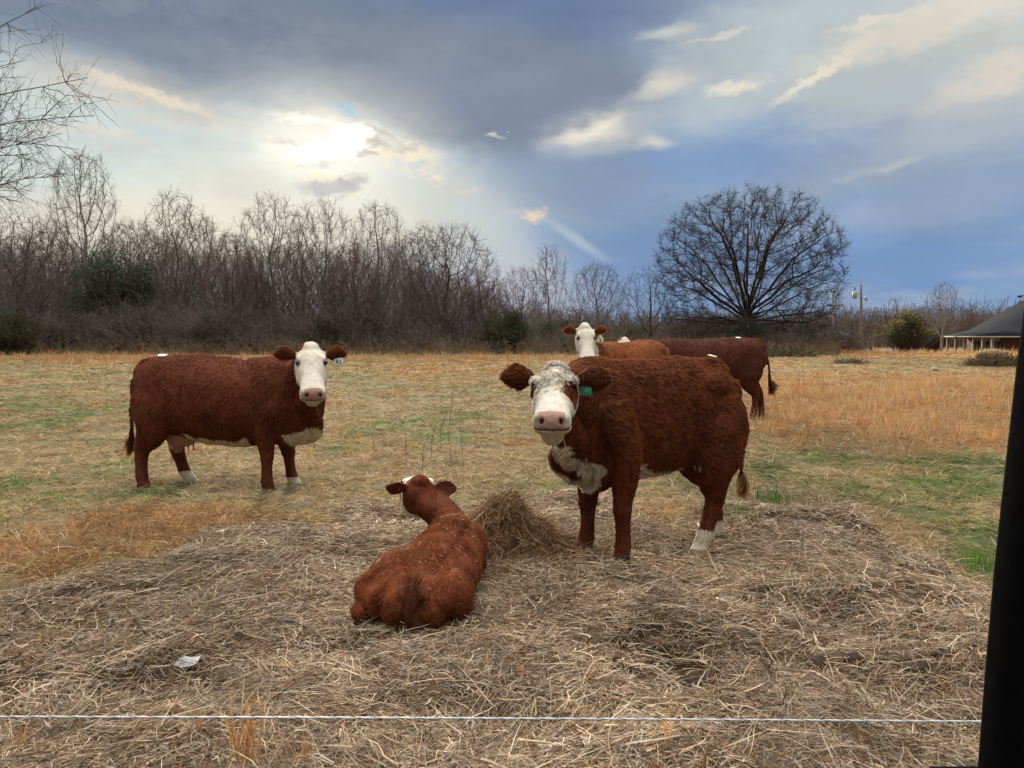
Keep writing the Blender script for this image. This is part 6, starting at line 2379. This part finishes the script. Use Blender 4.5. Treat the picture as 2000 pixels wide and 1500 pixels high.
def leaf(px, py, s, rot, col, label):
    c = on_ground(px, py)
    out = [(0, -1), (.25, -.55), (.55, -.5), (.35, -.15), (.7, .05), (.38, .3), (.45, .65), (.12, .6), (0, 1.0), (-.14, .6), (-.5, .6), (-.36, .25), (-.7, 0), (-.34, -.2), (-.5, -.5), (-.22, -.55)]
    V = []
    for zz in (0, -.0012):
        for a, b_ in out:
            x, y = a * s * math.cos(rot) - b_ * s * math.sin(rot), a * s * math.sin(rot) + b_ * s * math.cos(rot)
            V.append((x, y * .9, zz + .045 + abs(a) * s * .35 + y * .45))
        V.append((0, 0, zz + .042))
    k = len(out) + 1
    F = []
    for i in range(k - 1):
        j = (i + 1) % (k - 1)
        F += [[i, j, k - 1], [k + j, k + i, 2 * k - 1]]
    m = mat_plain('dead_leaf', col, tuple(v * .7 for v in col), 40, .7)
    o = mesh_np('dead_leaf', np.array(V), np.array(F), 3, m)
    o.location = tuple(c)
    tag(o, label, 'dead leaf', 'dead leaves on the hay')


leaf(1016, 1332, .032, .3, (.28, .10, .05), 'small rust brown dead leaf on the hay below the calf')
leaf(1218, 1376, .042, -.5, (.32, .17, .13), 'pinkish brown dead oak leaf just above the fence cord')
leaf(1098, 1350, .030, 1.2, (.42, .30, .20), 'pale tan dead leaf between the two darker ones')
leaf(1205, 1252, .024, 2.0, (.36, .20, .14), 'tiny pinkish dead leaf on the hay right of the calf')
leaf(968, 1446, .026, .9, (.26, .14, .10), 'brown dead leaf below the fence cord')

for i, (px, py, s, lab) in enumerate([(1790, 1212, .045, 'dark clod of mud on the hay at the right, alone above the others'), (1665, 1300, .05, 'dark clod of mud at the left of the muddy strip at the right'), (1768, 1312, .05, 'dark clod in the middle of the muddy strip at the right'),
                                      (1808, 1316, .045, 'dark clod at the right end of the muddy strip'), (738, 1308, .045, 'dark clod of mud below the tail of the calf'), (700, 1276, .05, 'flat dark clod at the left hind foot of the calf'),
                                      (1600, 1304, .06, 'flat dark clod below the thick dark stick'), (1840, 1290, .04, 'small dark clod nearest the black post')]):
    c = on_ground(px, py)
    o = lumpy('mud_clod', c + np.array([0, 0, .025]), (s, s * .8, s * .55), M_bark, lab, 'mud clod', 30 + i, (.045, .032, .024), 'mud clods on the hay')


def weed(px, py, top, label, seed, col=(.17, .12, .085)):
    c = on_ground(px, py)
    d = c[1]
    H = (py - top) / FPX * d
    r_ = np.random.RandomState(seed)
    pts = [np.array([0, 0, 0]), np.array([r_.normal() * .02, r_.normal() * .02, H * .5]), np.array([r_.normal() * .04, r_.normal() * .03, H])]
    V, F, L = rod(pts, [.0034, .0026, .0014], 5)
    root = empty('weed_stalk', c)
    tag(root, label, 'weed', 'dry weed stalks in the pasture')
    mesh_np('stem', V, F, 0, M_bark, root, loops=L, cols=np.tile(col, (len(V), 1)))
    n = 26
    t = .35 + .6 * r_.rand(n)
    p0 = np.stack([np.interp(t, [0, .5, 1], [q[k] for q in pts]) for k in range(3)], 1)
    D = unit(r_.normal(size=(n, 3)) * .8 + np.array([0, 0, .9]))
    V, F = prisms(p0, p0 + D * (H * .09 * (.5 + r_.rand(n)))[:, None], np.full(n, .0012), np.full(n, .0018), 3)
    mesh_np('side_sprays', V, F, 4, M_bark, root, cols=np.tile(col, (len(V), 1)))


for i, (px, py, top, lab) in enumerate([(882, 905, 770, 'tallest thin dry weed stalk between the two standing cattle'), (843, 895, 830, 'short dry weed stalk left of the tallest one'), (905, 915, 822, 'dry weed stalk just right of the tallest one'),
                                        (862, 880, 800, 'dry weed stalk directly left of the tallest one'), (826, 930, 868, 'low dry weed stalk above the calf'), (793, 908, 850, 'low dry weed stalk left of the others above the calf'),
                                        (1400 + 160, 775, 725, 'dry weed stalk in the golden grass right of the grazing cow'), (1572, 770, 722, 'second dry weed stalk in the golden grass right of the grazing cow'),
                                        (208, 745, 690, 'grey dry weed above the rump of the red cow, left one'), (232, 742, 696, 'grey dry weed nearest the rump of the red cow')]):
    weed(px, py, top, lab, 200 + i)


def tuft(px, py, top, label, seed, n=26, spread=.02, col=(.56, .31, .11)):
    c = on_ground(px, py)
    d = c[1]
    r_ = np.random.RandomState(seed)
    H = (py - top) / FPX * d
    D = unit(np.stack([r_.normal(size=n) * .10, r_.normal(size=n) * .10, np.ones(n)], 1))
    P0 = np.stack([r_.normal(size=n) * spread, r_.normal(size=n) * spread, np.zeros(n)], 1)
    V, F = ribbons(P0, D, H * (.55 + .5 * r_.rand(n)), .004 + .003 * r_.rand(n), r_.normal(size=(n, 3)) * .10, seg=4, rs=r_)
    root = empty('grass_tuft', c)
    tag(root, label, 'grass tuft', 'dry tufts standing in the near hay')
    cc = np.array(col) * (.6 + .6 * r_.rand(n))[:, None]
    mesh_np('blades', V, F, 4, M_blade, root, cols=np.repeat(cc, 10, 0))['kind'] = 'stuff'


tuft(478, 1520, 1320, 'orange tuft of dry sedge at the bottom left crossing the fence cord', 1, 30)
tuft(392, 1445, 1345, 'thin orange stem left of the big orange tuft', 2, 6, .006)
tuft(594, 1505, 1405, 'faint orange stem right of the big orange tuft', 3, 7, .008)
tuft(1372, 1530, 1430, 'short brown blade cluster at the bottom edge right of centre', 4, 8, .006, (.30, .17, .07))
tuft(330, 1520, 1425, 'pale upright straw stem at the bottom left', 5, 5, .006, (.6, .5, .32))
tuft(40, 1480, 1400, 'orange stems at the bottom left corner', 6, 10, .02)
tuft(1300, 1470, 1350, 'two thin orange stems crossing the fence cord right of centre', 7, 5, .012)
tuft(1925, 1110, 1070, 'bright green grass tuft beside the black post', 8, 120, .10, (.12, .26, .04))
tuft(1500, 985, 945, 'green grass tuft behind the tail of the woolly animal', 9, 130, .14, (.12, .24, .045))
tuft(1440, 1010, 980, 'green grass tuft at the hind foot of the woolly animal', 10, 90, .10, (.12, .24, .045))
